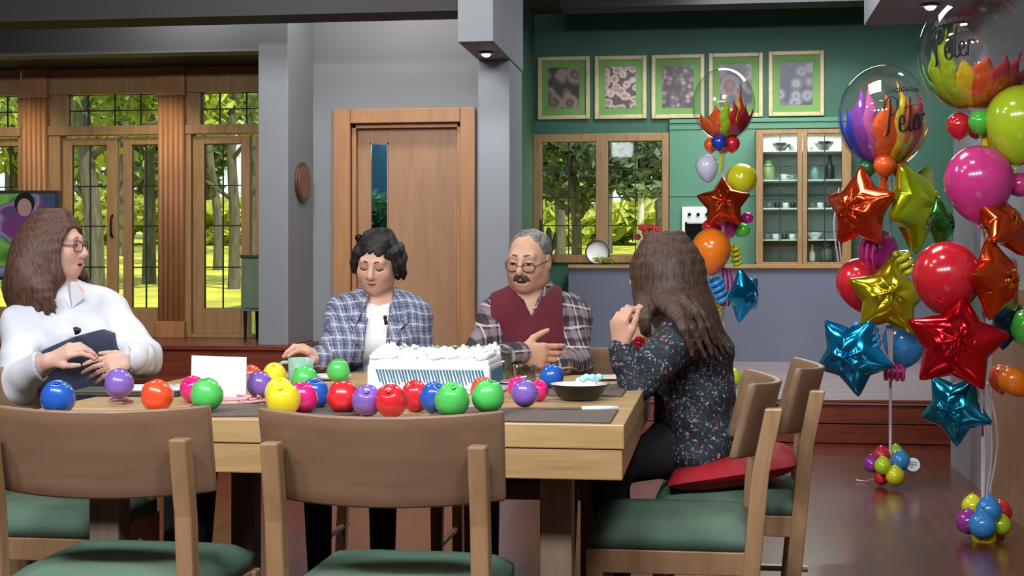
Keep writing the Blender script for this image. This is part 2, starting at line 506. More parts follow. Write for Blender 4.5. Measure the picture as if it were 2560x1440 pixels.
zb, zt = .60, 2.58
z_tr0, z_tr1 = ZW(315), ZW(235)
z_d0, z_d1 = ZW(770), ZW(362)
hzs = [ZW(668), ZW(565), ZW(465)]
zrail0, zrail1 = ZW(338), ZW(322)
def window(n, label, frame_boxes, transom, tv, leaves):
    w = thing('window_%d' % n, label, None, (XW(sum(transom) / 2), YWN, zb), kind='structure')
    m = MB()
    for (a, b, c, d, t) in frame_boxes: m.box((a, YWN - t, b), (c, YWN + .06, d))
    m.build('window_frame', M['oak_win'], w, bevel=.005)
    glazing(w, XW(transom[0]), XW(transom[1]), z_tr0, z_tr1, YWN, [XW(v) for v in tv], [ZW(275)])
    for (p, q, v, hd) in leaves:
        leaf_door(w, (XW(p[0]), XW(p[1])), (XW(q[0]), XW(q[1])), zb + .03, ZW(343), z_d0, z_d1, hzs, [XW(v)], YWN, XW(hd) if hd else None)
    return w
# bay 1: beside the wide pilaster, running out of the picture
window(1, 'leaded oak garden window beside the wide pilaster', [
    (XW(-330), z_tr1, XW(60), zt, .06), (XW(-330), zrail0, XW(60), z_tr0, .07), (XW(52), zb, XW(64), z_tr1, .05), (XW(-330), zb, XW(64), zb + .03, .05), (XW(-330), zb, XW(-245), z_tr1, .05)],
    (-245, 52), [-181, -116, -50, 20], [((-100, 64), (-45, 56), 27, None), ((-245, -104), (-215, -135), -175, None)])
# bay 2: double doors
w2 = window(2, 'leaded oak double garden door between two pilasters', [
    (XW(115), z_tr1, XW(470), zt, .06), (XW(115), zrail0, XW(470), z_tr0, .07), (XW(115), zb, XW(158), z_tr0, .06), (XW(115), z_tr0, XW(175), z_tr1, .05), (XW(418), z_tr0, XW(470), z_tr1, .05), (XW(445), zb, XW(470), z_tr0, .05), (XW(115), zb, XW(470), zb + .03, .05)],
    (175, 418), [221, 288, 353], [((159, 295), (183, 270), 226, 285), ((311, 444), (332, 419), 366, None)])
MB().box((XW(296), YWN - .002, zb + .03), (XW(310), YWN + .002, zrail0)).build('pane', M['glass'], w2)
# bay 3
w3 = window(3, 'leaded oak garden door beside the grey pillar', [
    (XW(462), z_tr1, XW(800), zt, .06), (XW(462), zrail0, XW(800), z_tr0, .07), (XW(462), zb, XW(484), z_tr0, .06), (XW(462), z_tr0, XW(505), z_tr1, .05), (XW(462), zb, XW(800), zb + .03, .05), (XW(770), zb, XW(800), z_tr1, .05)],
    (505, 770), [550, 617, 684], [((485, 627), (513, 605), 558, None), ((641, 768), (665, 745), 705, None)])
MB().box((XW(628), YWN - .002, zb + .03), (XW(640), YWN + .002, zrail0)).build('pane', M['glass'], w3)
struct(MB().box((-6, YWN - .06, 2.58), (-2.8, YWN + .06, 3.5)).build('wall_window_head', M['oak_win']), 'oak panel above the garden windows')
struct(MB().box((-6, YWN - .05, .0), (XW(-330), YWN + .06, 2.58)).build('wall_window_end', M['oak_win']), 'oak panel at the end of the garden windows')
struct(MB().box((-6, YWN + .0, .0), (-2.8, YWN + .1, .60)).build('wall_window_foot', M['step']), 'wooden plinth below the garden windows')
# pilasters with rounded reeds
def pilaster(n, px0, px1, label):
    Y = YWN - .09
    x0, x1 = xpx(px0, Y), xpx(px1, Y)
    p = thing('trim_%d' % n, label, None, ((x0 + x1) / 2, Y, .6), kind='structure')
    MB().box((x0, Y, .6), (x1, YWN - .05, 2.58)).build('core', M['oak_frame'], p)
    k = 5; w = (x1 - x0) / k
    for i in range(k):
        cx = x0 + (i + .5) * w
        MB().tube([(cx, Y, .72), (cx, Y, 2.36)], w * .46, 12).build('reed', M['oak_frame'], p, True)
    MB().box((x0 - .012, Y - .03, .6), (x1 + .012, YWN - .05, .72)).build('foot_block', M['oak_frame'], p, bevel=.005)
    MB().box((x0 - .012, Y - .03, 2.36), (x1 + .012, YWN - .05, 2.5)).build('cap_block', M['oak_frame'], p, bevel=.005)
pilaster(1, 55, 116, 'orange oak pilaster between the first and second garden window')
pilaster(2, 395, 460, 'orange oak pilaster between the double door and the pillar')

# ------------------------------------------------------------------ the garden
def ground_z(y): return .55 + max(0, y - 10.5) * .055
M['lawn'] = plain('sunlit_lawn', 'b4ac3c', .9, .35, 1.3, .3, 25)
gv, gf = [], []
nx, ny = 60, 50
for j in range(ny + 1):
    for i in range(nx + 1):
        x = -22 + 40 * i / nx; y = 10.26 + 40 * j / ny
        if x > -3.2 and y < 14.0: y = max(y, 13.75)
        gv.append((x, y, ground_z(y) + .06 * mnoise.noise((x * .5, y * .5, 0))))
for j in range(ny):
    for i in range(nx):
        a = j * (nx + 1) + i
        gf.append((a, a + 1, a + nx + 2, a + nx + 1))
struct(link('ground_lawn', make_mesh('ground_lawn', gv, gf, True), M['lawn']), 'sunny yellow-green lawn outside the windows')

def leaf_cloud(rng, blobs, n, size):
    """many small leaf blades scattered through rounded clumps"""
    v = np.zeros((n, 4, 3), np.float32)
    w = np.array([b[3] * b[4] for b in blobs]); w = w / w.sum()
    ids = rng.choice(len(blobs), n, p=w)
    for i in range(n):
        bx, by, bz, rx, rz = blobs[ids[i]]
        d = rng.normal(size=3); d /= np.linalg.norm(d); d *= rng.uniform(.55, 1.0) ** .5
        c = np.array((bx + d[0] * rx, by + d[1] * rx, bz + d[2] * rz))
        a = rng.normal(size=3); a /= np.linalg.norm(a)
        b = np.cross(a, rng.normal(size=3)); b /= np.linalg.norm(b)
        s = size * rng.uniform(.6, 1.3)
        v[i, 0] = c - a * s; v[i, 1] = c + b * s * .38; v[i, 2] = c + a * s; v[i, 3] = c - b * s * .38
    return v.reshape(-1, 3), np.arange(n * 4, dtype=np.int32).reshape(-1, 4)

def leaf_mat(name, c1, c2, tr=.35):
    m, nt, b = new_mat(name)
    n = node(nt, 'ShaderNodeTexNoise'); n.inputs['Scale'].default_value = 2.5; n.inputs['Detail'].default_value = 4
    nt.links.new(coords(nt), n.inputs[0])
    r = ramp(nt, [(.35, c1), (.65, c2)]); nt.links.new(n.outputs[0], r.inputs[0])
    nt.links.new(r.outputs[0], b.inputs['Base Color']); setp(b, rough=.6)
    t = nt.nodes.new('ShaderNodeBsdfTranslucent'); nt.links.new(r.outputs[0], t.inputs[0])
    mx = nt.nodes.new('ShaderNodeMixShader'); mx.inputs[0].default_value = tr
    nt.links.new(b.outputs[0], mx.inputs[1]); nt.links.new(t.outputs[0], mx.inputs[2])
    nt.links.new(mx.outputs[0], nt.nodes['Material Output'].inputs[0])
    return m
M['leaf_a'] = leaf_mat('bright_leaves', '8f9c34', 'd2d060')
M['leaf_b'] = leaf_mat('mid_green_leaves', '5a6e30', 'a3ae58')
M['leaf_c'] = leaf_mat('dark_leaves', '3c4a38', '74836a', .3)
M['bark'] = wood('grey_brown_bark', '3c352c', '6b6354', (6, 6, 1), .9, 4, 0, .6)
M['bark_pale'] = wood('pale_birch_bark', 'b9b8a8', 'dcdccb', (2, 2, 6), .8, 3, 0, .3)
rng = np.random.default_rng(11)

def tree(px, y, r, lean, leaf, n, label, crown_z, crown_r, bark='bark', size=.11, h=5.0):
    x = xpx(px, y); z = ground_z(y) - .1; r *= .62
    t = thing('tree', label, 'tree', (x, y, z), group='trees in the garden')
    top = Vector((x + lean * h, y + .2, z + h))
    mid = Vector((x + lean * h * .35 + rng.uniform(-.12, .12), y, z + h * .45))
    pts = curve_pts([(x, y, z), (x + lean * .4, y, z + h * .18), mid, top], 5)
    k = len(pts)
    MB().tube(pts, [r * (1.25 - .75 * i / k) for i in range(k)], 10).build('trunk', M[bark], t, True)
    for q in range(4):
        p = pts[int(k * (.4 + .13 * q))]; a = rng.uniform(0, 6.28)
        e = p + Vector((math.cos(a) * 1.0, math.sin(a) * .6, rng.uniform(.4, .9)))
        MB().tube([p, p.lerp(e, .5) + Vector((0, 0, .1)), e], [r * .45, r * .3, r * .12], 6).build('branch', M[bark], t, True)
    blobs = []
    for q in range(9):
        a = rng.uniform(0, 6.28); rr = crown_r * rng.uniform(.2, .9)
        blobs.append((mid.x + math.cos(a) * rr + lean, y + math.sin(a) * rr * .6, z + crown_z + rng.uniform(-.5, 1.1) * crown_r * .8, crown_r * rng.uniform(.3, .55), crown_r * rng.uniform(.22, .42)))
    v, fc = leaf_cloud(rng, blobs, n, size)
    o = link('crown', make_mesh('crown', v, fc), M[leaf], t)
    return t
# seen through the garden windows
tree(235, 15.0, .16, -.02, 'leaf_b', 1300, 'thick grey trunk tree outside the left leaf of the double garden door', 2.6, 1.3)
tree(372, 17.0, .12, .03, 'leaf_b', 1200, 'slim leafy tree outside the right leaf of the double garden door', 2.6, 1.4)
tree(585, 16.0, .10, .02, 'leaf_a', 1300, 'bright leafy tree outside the garden door beside the grey pillar', 2.5, 1.3)
tree(545, 20.0, .10, -.02, 'leaf_b', 1200, 'tree with a dark thin trunk on the far lawn, beyond the door beside the pillar', 3.0, 1.6)
tree(25, 17.0, .14, .05, 'leaf_a', 1300, 'yellow-green tree outside the garden window beside the wide pilaster', 2.2, 1.5)
tree(300, 24.0, .16, .0, 'leaf_b', 1300, 'tall tree at the back of the lawn, between the two leaves of the double door', 3.4, 2.2)
tree(-120, 22.0, .2, .0, 'leaf_b', 1200, 'broad tree at the far end of the lawn beside the hedge', 3.4, 2.4)
tree(440, 26.0, .18, .0, 'leaf_a', 1300, 'light green tree in front of the far hedge behind the oak pilaster', 3.6, 2.4)
tree(640, 24.0, .16, .0, 'leaf_b', 1200, 'mid green tree at the back of the lawn behind the grey pillar', 3.3, 2.2)
# seen through the kitchen window
tree(1600, 17.5, .07, .01, 'leaf_c', 1700, 'pale birch trunk tree outside the right half of the kitchen window', 1.7, 1.0, 'bark_pale', .09, 4.0)
tree(1440, 18.0, .10, .02, 'leaf_c', 1900, 'dark leafy tree outside the left half of the kitchen window', 1.6, 1.0, 'bark', .09, 4.0)
tree(1400, 21.0, .12, .0, 'leaf_a', 1500, 'bright yellow-green tree behind the dark tree of the kitchen window', 2.7, 1.3, 'bark', .10)
tree(1650, 22.0, .12, .0, 'leaf_b', 1400, 'mid green tree behind the birch of the kitchen window', 2.2, 1.4, 'bark', .10)
tree(1520, 25.0, .12, .0, 'leaf_b', 1400, 'leafy tree at the back of the lawn between the halves of the kitchen window', 2.3, 1.8, 'bark', .11)
# hedge closing the view
def hedge(label, x0, x1, y, z0, h, n, mat):
    blobs = []
    for i in range(40):
        x = x0 + (x1 - x0) * (i + .5) / 40
        blobs.append((x, y + rng.uniform(-.6, .6), z0 + rng.uniform(.1, 1) * h, (x1 - x0) / 26, h * .33))
    v, fc = leaf_cloud(rng, blobs, n, .26)
    tag(link('hedge_foliage', make_mesh('hedge_foliage', v, fc), mat), label, 'foliage', kind='stuff')
hedge('tall sunlit foliage closing the far side of the lawn', -16, -2, 32, 2.0, 5.4, 20000, M['leaf_b'])
hedge('bright foliage behind the lawn outside the kitchen window', -1, 8, 31, 1.9, 4.4, 11000, M['leaf_b'])
hedge('low yellow-green bushes along the edge of the far lawn', -14, 8, 29, 1.5, .9, 7000, M['leaf_a'])
# the plant behind the slot of the oak door
cp = thing('corridor_plant', 'leafy green plant behind the narrow glass of the oak door', 'plant', (xpx(950, 10.45), 10.45, 0))
px_, pz_ = cp.location.x, zpx(545, 950, 10.45)
v, fc = leaf_cloud(rng, [(px_ + rng.uniform(-.1, .1), 10.45 + rng.uniform(-.06, .06), pz_ + rng.uniform(-.13, .12), .09, .09) for i in range(9)], 500, .035)
link('leaves', make_mesh('leaves', v, fc), leaf_mat('pale_green_leaves', '3c6b4a', 'a5c88c'), cp)
MB().tube([(px_, 10.45, .4), (px_, 10.45, pz_)], .012, 6).build('stem', M['bark'], cp)
MB().lathe([(.10, 0), (.14, .4), (.12, .4), (.11, .36), (0, .36)], (px_, 10.45, 0), 20).build('pot', M['white'], cp, True)
lamp('corridor_plant_light', 'POINT', (px_ + .1, 10.2, pz_ + .5), (0, 0, 0), 14, COOL, .05)

# ------------------------------------------------------------------ green kitchen
def ZK(py, Y=YK): return zpx(py, 1700, Y)
def XK(px, Y=YK): return xpx(px, Y)
wx0, wx1, wz0, wz1 = XK(1340), XK(1668), ZK(650), ZK(338)
k = MB()
k.box((-1.80, YK, 0), (wx0, YK + .12, 3.5)).box((wx1, YK, 0), (4.9, YK + .12, 3.5)).box((wx0, YK, wz1), (wx1, YK + .12, 3.5)).box((wx0, YK, 0), (wx1, YK + .12, wz0))
struct(k.build('wall_kitchen', M['wall_green']), 'deep green kitchen wall with a row of framed pictures')
# kitchen window
kw = thing('window_4', 'oak kitchen window with two leaded halves', None, ((wx0 + wx1) / 2, YK, wz0), kind='structure')
m = MB(); Yf = YK - .03
fx = [XK(1335), XK(1355), XK(1490), XK(1520), XK(1655), XK(1673)]
z0, z1 = ZK(637), ZK(352)
for a, b in ((fx[0], fx[1]), (fx[2], fx[3]), (fx[4], fx[5])): m.box((a, Yf, ZK(657)), (b, YK + .08, ZK(332)))
for a, b in ((fx[1], fx[2]), (fx[3], fx[4])):
    m.box((a, Yf, z1), (b, YK + .08, ZK(332))).box((a, Yf, ZK(657)), (b, YK + .08, z0))
m.build('window_frame', M['oak_win'], kw, bevel=.005)
hz4 = [ZK(563), ZK(492), ZK(422)]
glazing(kw, fx[1], fx[2], z0, z1, YK + .02, [XK(1421)], hz4)
glazing(kw, fx[3], fx[4], z0, z1, YK + .02, [XK(1588)], hz4)

# low counter wall
lw = thing('kitchen_counter', 'long low blue-grey kitchen counter with an oak ledge', 'counter', (.6, 12.9, .278))
MB().box((-1.28, 12.9, .278), (2.55, 13.35, 1.10)).build('front_panel', M['lowwall'], lw, bevel=.004)
MB().box((-1.28, 12.87, 1.10), (2.55, 13.47, 1.135)).build('ledge', M['oak_h'], lw, bevel=.005)
MB().box((-1.28, 12.885, .278), (2.55, 12.9, .33)).build('kickboard', M['lowwall'], lw)

# light green panelling between window and cabinet
gp = thing('trim_3', 'light green panelled chimney breast between kitchen window and cabinet', None, (XK(1780), YK, 1.135), kind='structure')
MB().box((XK(1674), YK - .05, 1.135), (XK(1889), YK, ZK(300))).build('panel', M['panel_green'], gp, bevel=.003)
for py0, py1, d in ((300, 310, .075), (310, 326, .06), (487, 492, .058)):
    MB().box((XK(1674), YK - d, ZK(py1)), (XK(2130), YK, ZK(py0))).build('moulding', M['panel_green'], gp, bevel=.004)

# built-in oven
ov_ = thing('wall_oven', 'white built-in oven with a dark glass door', 'oven', (XK(1745), YK - .07, ZK(625)))
ox0, ox1 = XK(1705), XK(1800)
MB().box((ox0, YK - .09, ZK(628)), (ox1, YK - .05, ZK(518))).build('body', M['white'], ov_, bevel=.004)
MB().box((ox0 + .03, YK - .10, ZK(620)), (ox1 - .03, YK - .09, ZK(556))).build('door', plain('oven_black_glass', '15171a', .08, .02), ov_, bevel=.003)
MB().tube([(ox0 + .05, YK - .125, ZK(559)), (ox1 - .05, YK - .125, ZK(559))], .008, 8).box((ox0 + .05, YK - .125, ZK(561)), (ox0 + .06, YK - .10, ZK(557))).box((ox1 - .06, YK - .125, ZK(561)), (ox1 - .05, YK - .10, ZK(557))).build('handle', M['steel'], ov_)
for i in range(3):
    MB().lathe([(0, 0), (.016, 0), (.014, .018), (0, .02)], (ox0 + .07 + .08 * i, YK - .09, ZK(537)), 14, Matrix.Rotation(math.radians(90), 3, 'X')).build('knob', M['darkmetal'], ov_, True)

# glazed cabinet with shelves and crockery
YC = 13.12
def XC(px): return xpx(px, YC)
def ZC(py): return zpx(py, 2000, YC)
cab = thing('crockery_cabinet', 'glazed oak wall cabinet with lit white shelves of crockery', 'cabinet', (XC(2008), YC, 1.135))
cx = [XC(1890), XC(1907), XC(1994), XC(2018), XC(2105), XC(2128)]
cz0, cz1 = 1.135, ZC(323)
m = MB()
m.box((cx[0], YC + .02, cz0), (cx[0] + .02, YK, cz1)).box((cx[5] - .02, YC + .02, cz0), (cx[5], YK, cz1)).box((cx[0], YC + .02, cz1 - .02), (cx[5], YK, cz1)).box((cx[0], YC + .02, cz0), (cx[5], YK, cz0 + .02))
m.build('carcass', M['oak_win'], cab)
MB().box((cx[0] + .02, YK - .02, cz0 + .02), (cx[5] - .02, YK - .005, cz1 - .02)).build('back_panel', plain('pale_grey_panel', 'aab4b6', .6), cab)
shelf_py = [375, 448, 519, 598]
for py in shelf_py:
    MB().box((cx[0] + .02, YC + .05, ZC(py) - .012), (cx[5] - .02, YK - .02, ZC(py))).build('shelf', M['white'], cab)
for p0, p1, q0, q1 in ((cx[0], (cx[2] + cx[3]) / 2 - .002, cx[1], cx[2]), ((cx[2] + cx[3]) / 2 + .002, cx[5], cx[3], cx[4])):
    m = MB(); zz0, zz1 = ZC(655), ZC(334)
    m.box((p0, YC - .002, cz0), (q0, YC + .02, cz1)).box((q1, YC - .002, cz0), (p1, YC + .02, cz1)).box((q0, YC - .002, zz1), (q1, YC + .02, cz1)).box((q0, YC - .002, cz0), (q1, YC + .02, zz0))
    d = m.build('cabinet_door', M['oak_win'], cab, bevel=.003)
    glazing(d, q0, q1, zz0, zz1, YC + .01, [(q0 + q1) / 2], [ZC(580), ZC(497), ZC(415)], .007)
lamp('cabinet_light', 'AREA', ((cx[0] + cx[5]) / 2, YC + .16, cz1 - .03), ((cx[0] + cx[5]) / 2, YC + .16, 0), 16, (.95, 1, 1), .7, .12)

PROF = dict(
    bowl=[(.0, 0), (.035, 0), (.038, .008), (.075, .05), (.092, .085), (.086, .085), (.07, .052), (.03, .014), (0, .012)],
    cup=[(0, 0), (.03, 0), (.036, .02), (.04, .07), (.036, .07), (.032, .02), (0, .012)],
    jar=[(0, 0), (.045, 0), (.055, .03), (.055, .10), (.035, .125), (.03, .14), (.038, .145), (.038, .155), (0, .157)],
    bottle=[(0, 0), (.035, 0), (.04, .02), (.04, .12), (.014, .17), (.013, .22), (.017, .225), (0, .226)],
    plate=[(0, 0), (.05, 0), (.11, .014), (.108, .018), (.05, .006), (0, .006)])
crock = {'white': M['white'], 'grey': plain('grey_stoneware', '6d7576', .5), 'dark': plain('dark_stoneware', '2b2f31', .4), 'green': plain('pale_green_glaze', '9fb27a', .35), 'blue': plain('pale_blue_glaze', '8aa7ad', .35)}
def crockery(kind, px, py, col, label, dy=.17, s=1.0, grp='crockery in the glazed cabinet'):
    x = XC(px); z = ZC(py)
    o = MB().lathe([(r * s, h * s) for r, h in PROF[kind]], (x, YC + dy, z), 20).build({'jar': 'lidded_jar', 'plate': 'plate'}.get(kind, kind), crock[col], None, True)
    cat = {'jar': 'jar'}.get(kind, kind)
    tag(o, label, cat, grp)
    if kind == 'cup':
        pts = curve_pts([(x + .036 * s, YC + dy, z + .058 * s), (x + .062 * s, YC + dy, z + .052 * s), (x + .06 * s, YC + dy, z + .026 * s), (x + .034 * s, YC + dy, z + .018 * s)], 4)
        MB().tube(pts, .005 * s, 6).build('handle', crock[col], o, True)
crockery('bowl', 1955, 375, 'dark', 'dark footed bowl on the top lit shelf of the left cabinet door', s=.9)
crockery('cup', 1985, 375, 'grey', 'grey cup on the top lit shelf beside the dark bowl')
crockery('bowl', 2063, 375, 'dark', 'dark bowl on the top lit shelf of the right cabinet door', s=1.0)
crockery('cup', 2026, 375, 'grey', 'grey cup on the top lit shelf behind the right cabinet door', s=.7)
crockery('jar', 1922, 448, 'green', 'pale green lidded jar on the second cabinet shelf', s=1.15)
crockery('cup', 1962, 448, 'white', 'white cup on the second cabinet shelf beside the green jar', s=.8)
crockery('cup', 1983, 448, 'blue', 'pale blue cup on the second cabinet shelf behind the left door', s=.7)
crockery('jar', 2040, 448, 'blue', 'pale blue lidded jar on the second cabinet shelf', s=.8)
crockery('bottle', 2078, 448, 'dark', 'dark bottle on the second cabinet shelf', s=1.0)
for i, px in enumerate((1925, 1945, 1966, 1984)):
    crockery('cup', px, 519, ('grey', 'dark', 'white', 'dark')[i], ('grey cup on the third cabinet shelf behind the left door', 'dark cup on the third cabinet shelf next to the grey cup', 'white cup on the third cabinet shelf between two dark cups', 'dark cup on the third cabinet shelf beside the middle stile')[i], s=.72)
for i, px in enumerate((2034, 2054, 2074)):
    crockery('cup', px, 519, ('grey', 'white', 'dark')[i], ('grey cup on the third cabinet shelf behind the right door', 'white cup on the third cabinet shelf behind the right door', 'dark cup on the third cabinet shelf behind the right door')[i], s=.72)
for i, px in enumerate((1920, 1941, 1963, 1983)):
    crockery('cup', px, 598, ('grey', 'white', 'dark', 'white')[i], ('grey cup on the lowest cabinet shelf', 'white cup on the lowest cabinet shelf next to the grey cup', 'dark cup on the lowest cabinet shelf', 'white cup on the lowest cabinet shelf beside the middle stile')[i], s=.74)
crockery('bowl', 2040, 598, 'white', 'white bowl on the lowest cabinet shelf', s=.8)
crockery('jar', 2070, 655, 'grey', 'grey lidded jar on the cabinet floor', s=1.1)
crockery('bottle', 2034, 655, 'white', 'white bottle on the cabinet floor', s=.7)

# ------------------------------------------------------------------ framed food pictures
def food_mat(name, cols, scale, kind='ShaderNodeTexVoronoi', seed=0):
    m, nt, b = new_mat(name)
    v = coords(nt, (1, 1, 1), loc=(seed * 3.1, seed * 1.7, seed))
    vo = nt.nodes.new('ShaderNodeTexVoronoi'); vo.inputs['Scale'].default_value = scale
    nt.links.new(v, vo.inputs[0])
    n = nt.nodes.new('ShaderNodeTexNoise'); n.inputs['Scale'].default_value = scale * .8; n.inputs['Detail'].default_value = 3
    nt.links.new(v, n.inputs[0])
    mx = nt.nodes.new('ShaderNodeMath'); mx.operation = 'MULTIPLY_ADD'; mx.inputs[1].default_value = .75
    nt.links.new(vo.outputs['Distance'], mx.inputs[0])
    m2 = nt.nodes.new('ShaderNodeMath'); m2.operation = 'MULTIPLY'; m2.inputs[1].default_value = .45
    nt.links.new(n.outputs[0], m2.inputs[0]); nt.links.new(m2.outputs[0], mx.inputs[2])
    r = ramp(nt, [(.12 + .62 * i / (len(cols) - 1), c) for i, c in enumerate(cols)])
    nt.links.new(mx.outputs[0], r.inputs[0]); nt.links.new(r.outputs[0], b.inputs['Base Color']); setp(b, rough=.35)
    return m
pics = [(1345, 1475, 142, 299, ['7a5a4a', '8c7468', '5c4a44', '9a8c7c', '352a2c'], 7, 'brown food print with rounded forms, next to the kitchen corner'),
        (1487, 1617, 140, 298, ['c8a0a0', 'b48a90', '8a6672', 'c9b0a6', '4a3a40'], 14, 'pinkish print of fried rings, second from the kitchen corner'),
        (1629, 1761, 137, 297, ['d8c4b4', 'c0a292', '8c7078', '5a4450', '33282e'], 18, 'print of small pale snacks, third from the kitchen corner'),
        (1772, 1907, 133, 294, ['4a464c', '6e5f60', '3d3a40', '7c7072', '26262a'], 6, 'dark grey print behind the clear bubble balloon'),
        (1921, 2060, 128, 291, ['3e4668', '56587a', '8a8c94', '5e5a64', '2c3048'], 9, 'blue-grey print farthest from the kitchen corner')]
M['pic_frame'] = wood('pale_picture_frame', 'b8a578', 'd4c59a', (4, 4, 4), .4, 4)
M['pic_mat'] = plain('apple_green_mount', '6f9a55', .7, .04)
for i, (a, b, c, d, cols, sc_, lab) in enumerate(pics):
    x0, x1 = XK(a), XK(b); z0, z1 = zpx(d, (a + b) / 2, YK), zpx(c, (a + b) / 2, YK)
    p = thing('framed_picture', lab + ' in a pale frame', 'picture', ((x0 + x1) / 2, YK, z0), group='framed food pictures on the green wall')
    w = .038; m = MB(); y0, y1 = YK - .035, YK
    m.box((x0, y0, z0), (x0 + w, y1, z1)).box((x1 - w, y0, z0), (x1, y1, z1)).box((x0 + w, y0, z1 - w), (x1 - w, y1, z1)).box((x0 + w, y0, z0), (x1 - w, y1, z0 + w))
    m.build('frame', M['pic_frame'], p, bevel=.006)
    MB().box((x0 + w, YK - .014, z0 + w), (x1 - w, YK - .008, z1 - w)).build('mount', M['pic_mat'], p)
    mx_, mz_ = (x1 - x0) * .205, (z1 - z0) * .175
    MB().box((x0 + mx_, YK - .017, z0 + mz_), (x1 - mx_, YK - .0135, z1 - mz_)).build('print', food_mat('food_print_%d' % i, cols, sc_, seed=i + 1), p)

# ------------------------------------------------------------------ things on the ledge
LZ = 1.135
def onl(px, Y=13.2): return xpx(px, Y)
x = onl(1372); c = thing('potted_cactus', 'dark potted cactus on the kitchen ledge beside the window', 'plant', (x, 13.2, LZ))
M['cactus'] = plain('dark_cactus', '2c4028', .7, .3, 20, .4, 80)
MB().lathe([(0, 0), (.05, 0), (.065, .09), (.058, .09), (.05, .08), (0, .08)], (x, 13.2, LZ), 18).build('pot', plain('terracotta', '6a4030', .8), c, True)
for (dx, h0, h1, r) in ((0, .08, .34, .032), (-.055, .16, .42, .022), (.05, .14, .30, .020)):
    MB().tube(curve_pts([(x + dx * .2, 13.2, LZ + h0 - .02), (x + dx, 13.2, LZ + h0 + .05), (x + dx * 1.3, 13.2, LZ + h1)], 5), [r * (1.1 - .5 * (i / 10) ** 3) for i in range(11)], 9).build('cactus_arm', M['cactus'], c, True)
x = onl(1494); 
pl = thing('display_plate', 'white round plate with a dark rim standing on the kitchen ledge', 'plate', (x, 13.22, LZ))
Mr = Matrix.Rotation(math.radians(-80), 3, 'X')
MB().lathe([(0, 0), (.095, .002), (.108, .016), (.104, .02), (.09, .008), (0, .006)], (x, 13.22, LZ + .112), 32, Matrix.Rotation(math.radians(78), 3, 'X')).build('dish', M['white'], pl, True)
MB().tube([(x + .108 * math.cos(t * .2094), 13.2 - .01 + .023 * math.sin(t * .2094), LZ + .112 + .106 * math.sin(t * .2094)) for t in range(30)], .007, 6, True).build('rim', plain('dark_rim', '2a2c36', .4), pl, True)
x = onl(1512); 
gb = thing('green_sprig', 'low green sprig lying on the kitchen ledge beside the white plate', 'plant', (x, 13.0, LZ))
v, fc = leaf_cloud(rng, [(x + .035 * i, 13.0, LZ + .045, .035, .020) for i in range(-2, 4)], 160, .02)
link('leaves', make_mesh('leaves', v, fc), M['leaf_a'], gb)
x = onl(1620)
fl_ = thing('red_flower_vase', 'vase of small red flowers on the kitchen ledge', 'flowers', (x, 13.2, LZ))
MB().lathe([(0, 0), (.04, 0), (.055, .06), (.035, .14), (.04, .17), (.034, .17), (.03, .14), (0, .12)], (x, 13.2, LZ), 18).build('vase', M['white'], fl_, True)
M['petal'] = plain('red_petals', 'b0263a', .6, .25, 30)
for i in range(11):
    a = i * 2.4; r = .03 + .09 * (i / 11)
    p = Vector((x + r * math.cos(a), 13.2 + r * .6 * math.sin(a), LZ + .30 + .05 * math.cos(i * 1.7)))
    mbf = MB()
    for q in range(5):
        b_ = q * 1.2566
        mbf.ball(p + Vector((.017 * math.cos(b_), -.008, .017 * math.sin(b_))), (.016, .007, .016), 7, 5)
    mbf.build('blossom', M['petal'], fl_, True)
    MB().tube([(x, 13.2, LZ + .15), p], .0025, 5).build('stem', M['leaf_b'], fl_)

# ------------------------------------------------------------------ table
TZ = .77
TX0, TX1, TY0, TY1 = -1.65, -.193, 3.204, 4.66
M['table_top'] = wood('pale_oak_table_top', 'a88758', 'c2a272', (1.2, 14, 14), .38, 2.6, .1, .05)
M['table_edge'] = wood('oak_table_edge', '9c7a4c', 'b8966a', (1.2, 14, 20), .42, 2.8, .0, .06)
table = thing('dining_table', 'large square pale oak dining table with a thick edge', 'table', ((TX0 + TX1) / 2, (TY0 + TY1) / 2, 0))
n = 8; w = (TY1 - TY0) / n
for i in range(n):
    MB().box((TX0, TY0 + i * w, TZ - .055), (TX1, TY0 + (i + 1) * w - .0015, TZ)).build('top_plank', M['table_top'], table, bevel=.003)
e = MB()
e.box((TX0 + .004, TY0 + .004, TZ - .125), (TX1 - .004, TY0 + .05, TZ - .055)).box((TX0 + .004, TY1 - .05, TZ - .125), (TX1 - .004, TY1 - .004, TZ - .055))
e.box((TX0 + .004, TY0 + .05, TZ - .125), (TX0 + .05, TY1 - .05, TZ - .055)).box((TX1 - .05, TY0 + .05, TZ - .125), (TX1 - .004, TY1 - .05, TZ - .055))
e.build('apron', M['table_edge'], table, bevel=.003)
M['table_leg'] = wood('grey_brown_table_leg', '6a5646', '7d6856', (12, 12, 1.5), .5, 3)
for x in (TX0 + .17, TX1 - .17):
    for y in (TY0 + .2, TY1 - .2):
        lg = MB().box((x - .038, y - .038, .10), (x + .038, y + .038, TZ - .055)).build('leg', M['table_leg'], table, bevel=.004)
    MB().box((x - .045, TY0 + .1, .0), (x + .045, TY1 - .1, .10)).build('foot_rail', M['oak_h'], table, bevel=.005)

# ------------------------------------------------------------------ chairs
M['chair_back'] = wood('bent_beech_back', '7d6049', '8d6f56', (1.5, 8, 8), .42, 2.2, .1, .02)
M['chair_wood'] = wood('beech_chair_frame', '94724f', 'a98562', (10, 10, 1.4), .42, 3, .1, .03)
M['seat_green'] = plain('sage_green_upholstery', '4f6a58', .7, .06, 6, .08, 200)

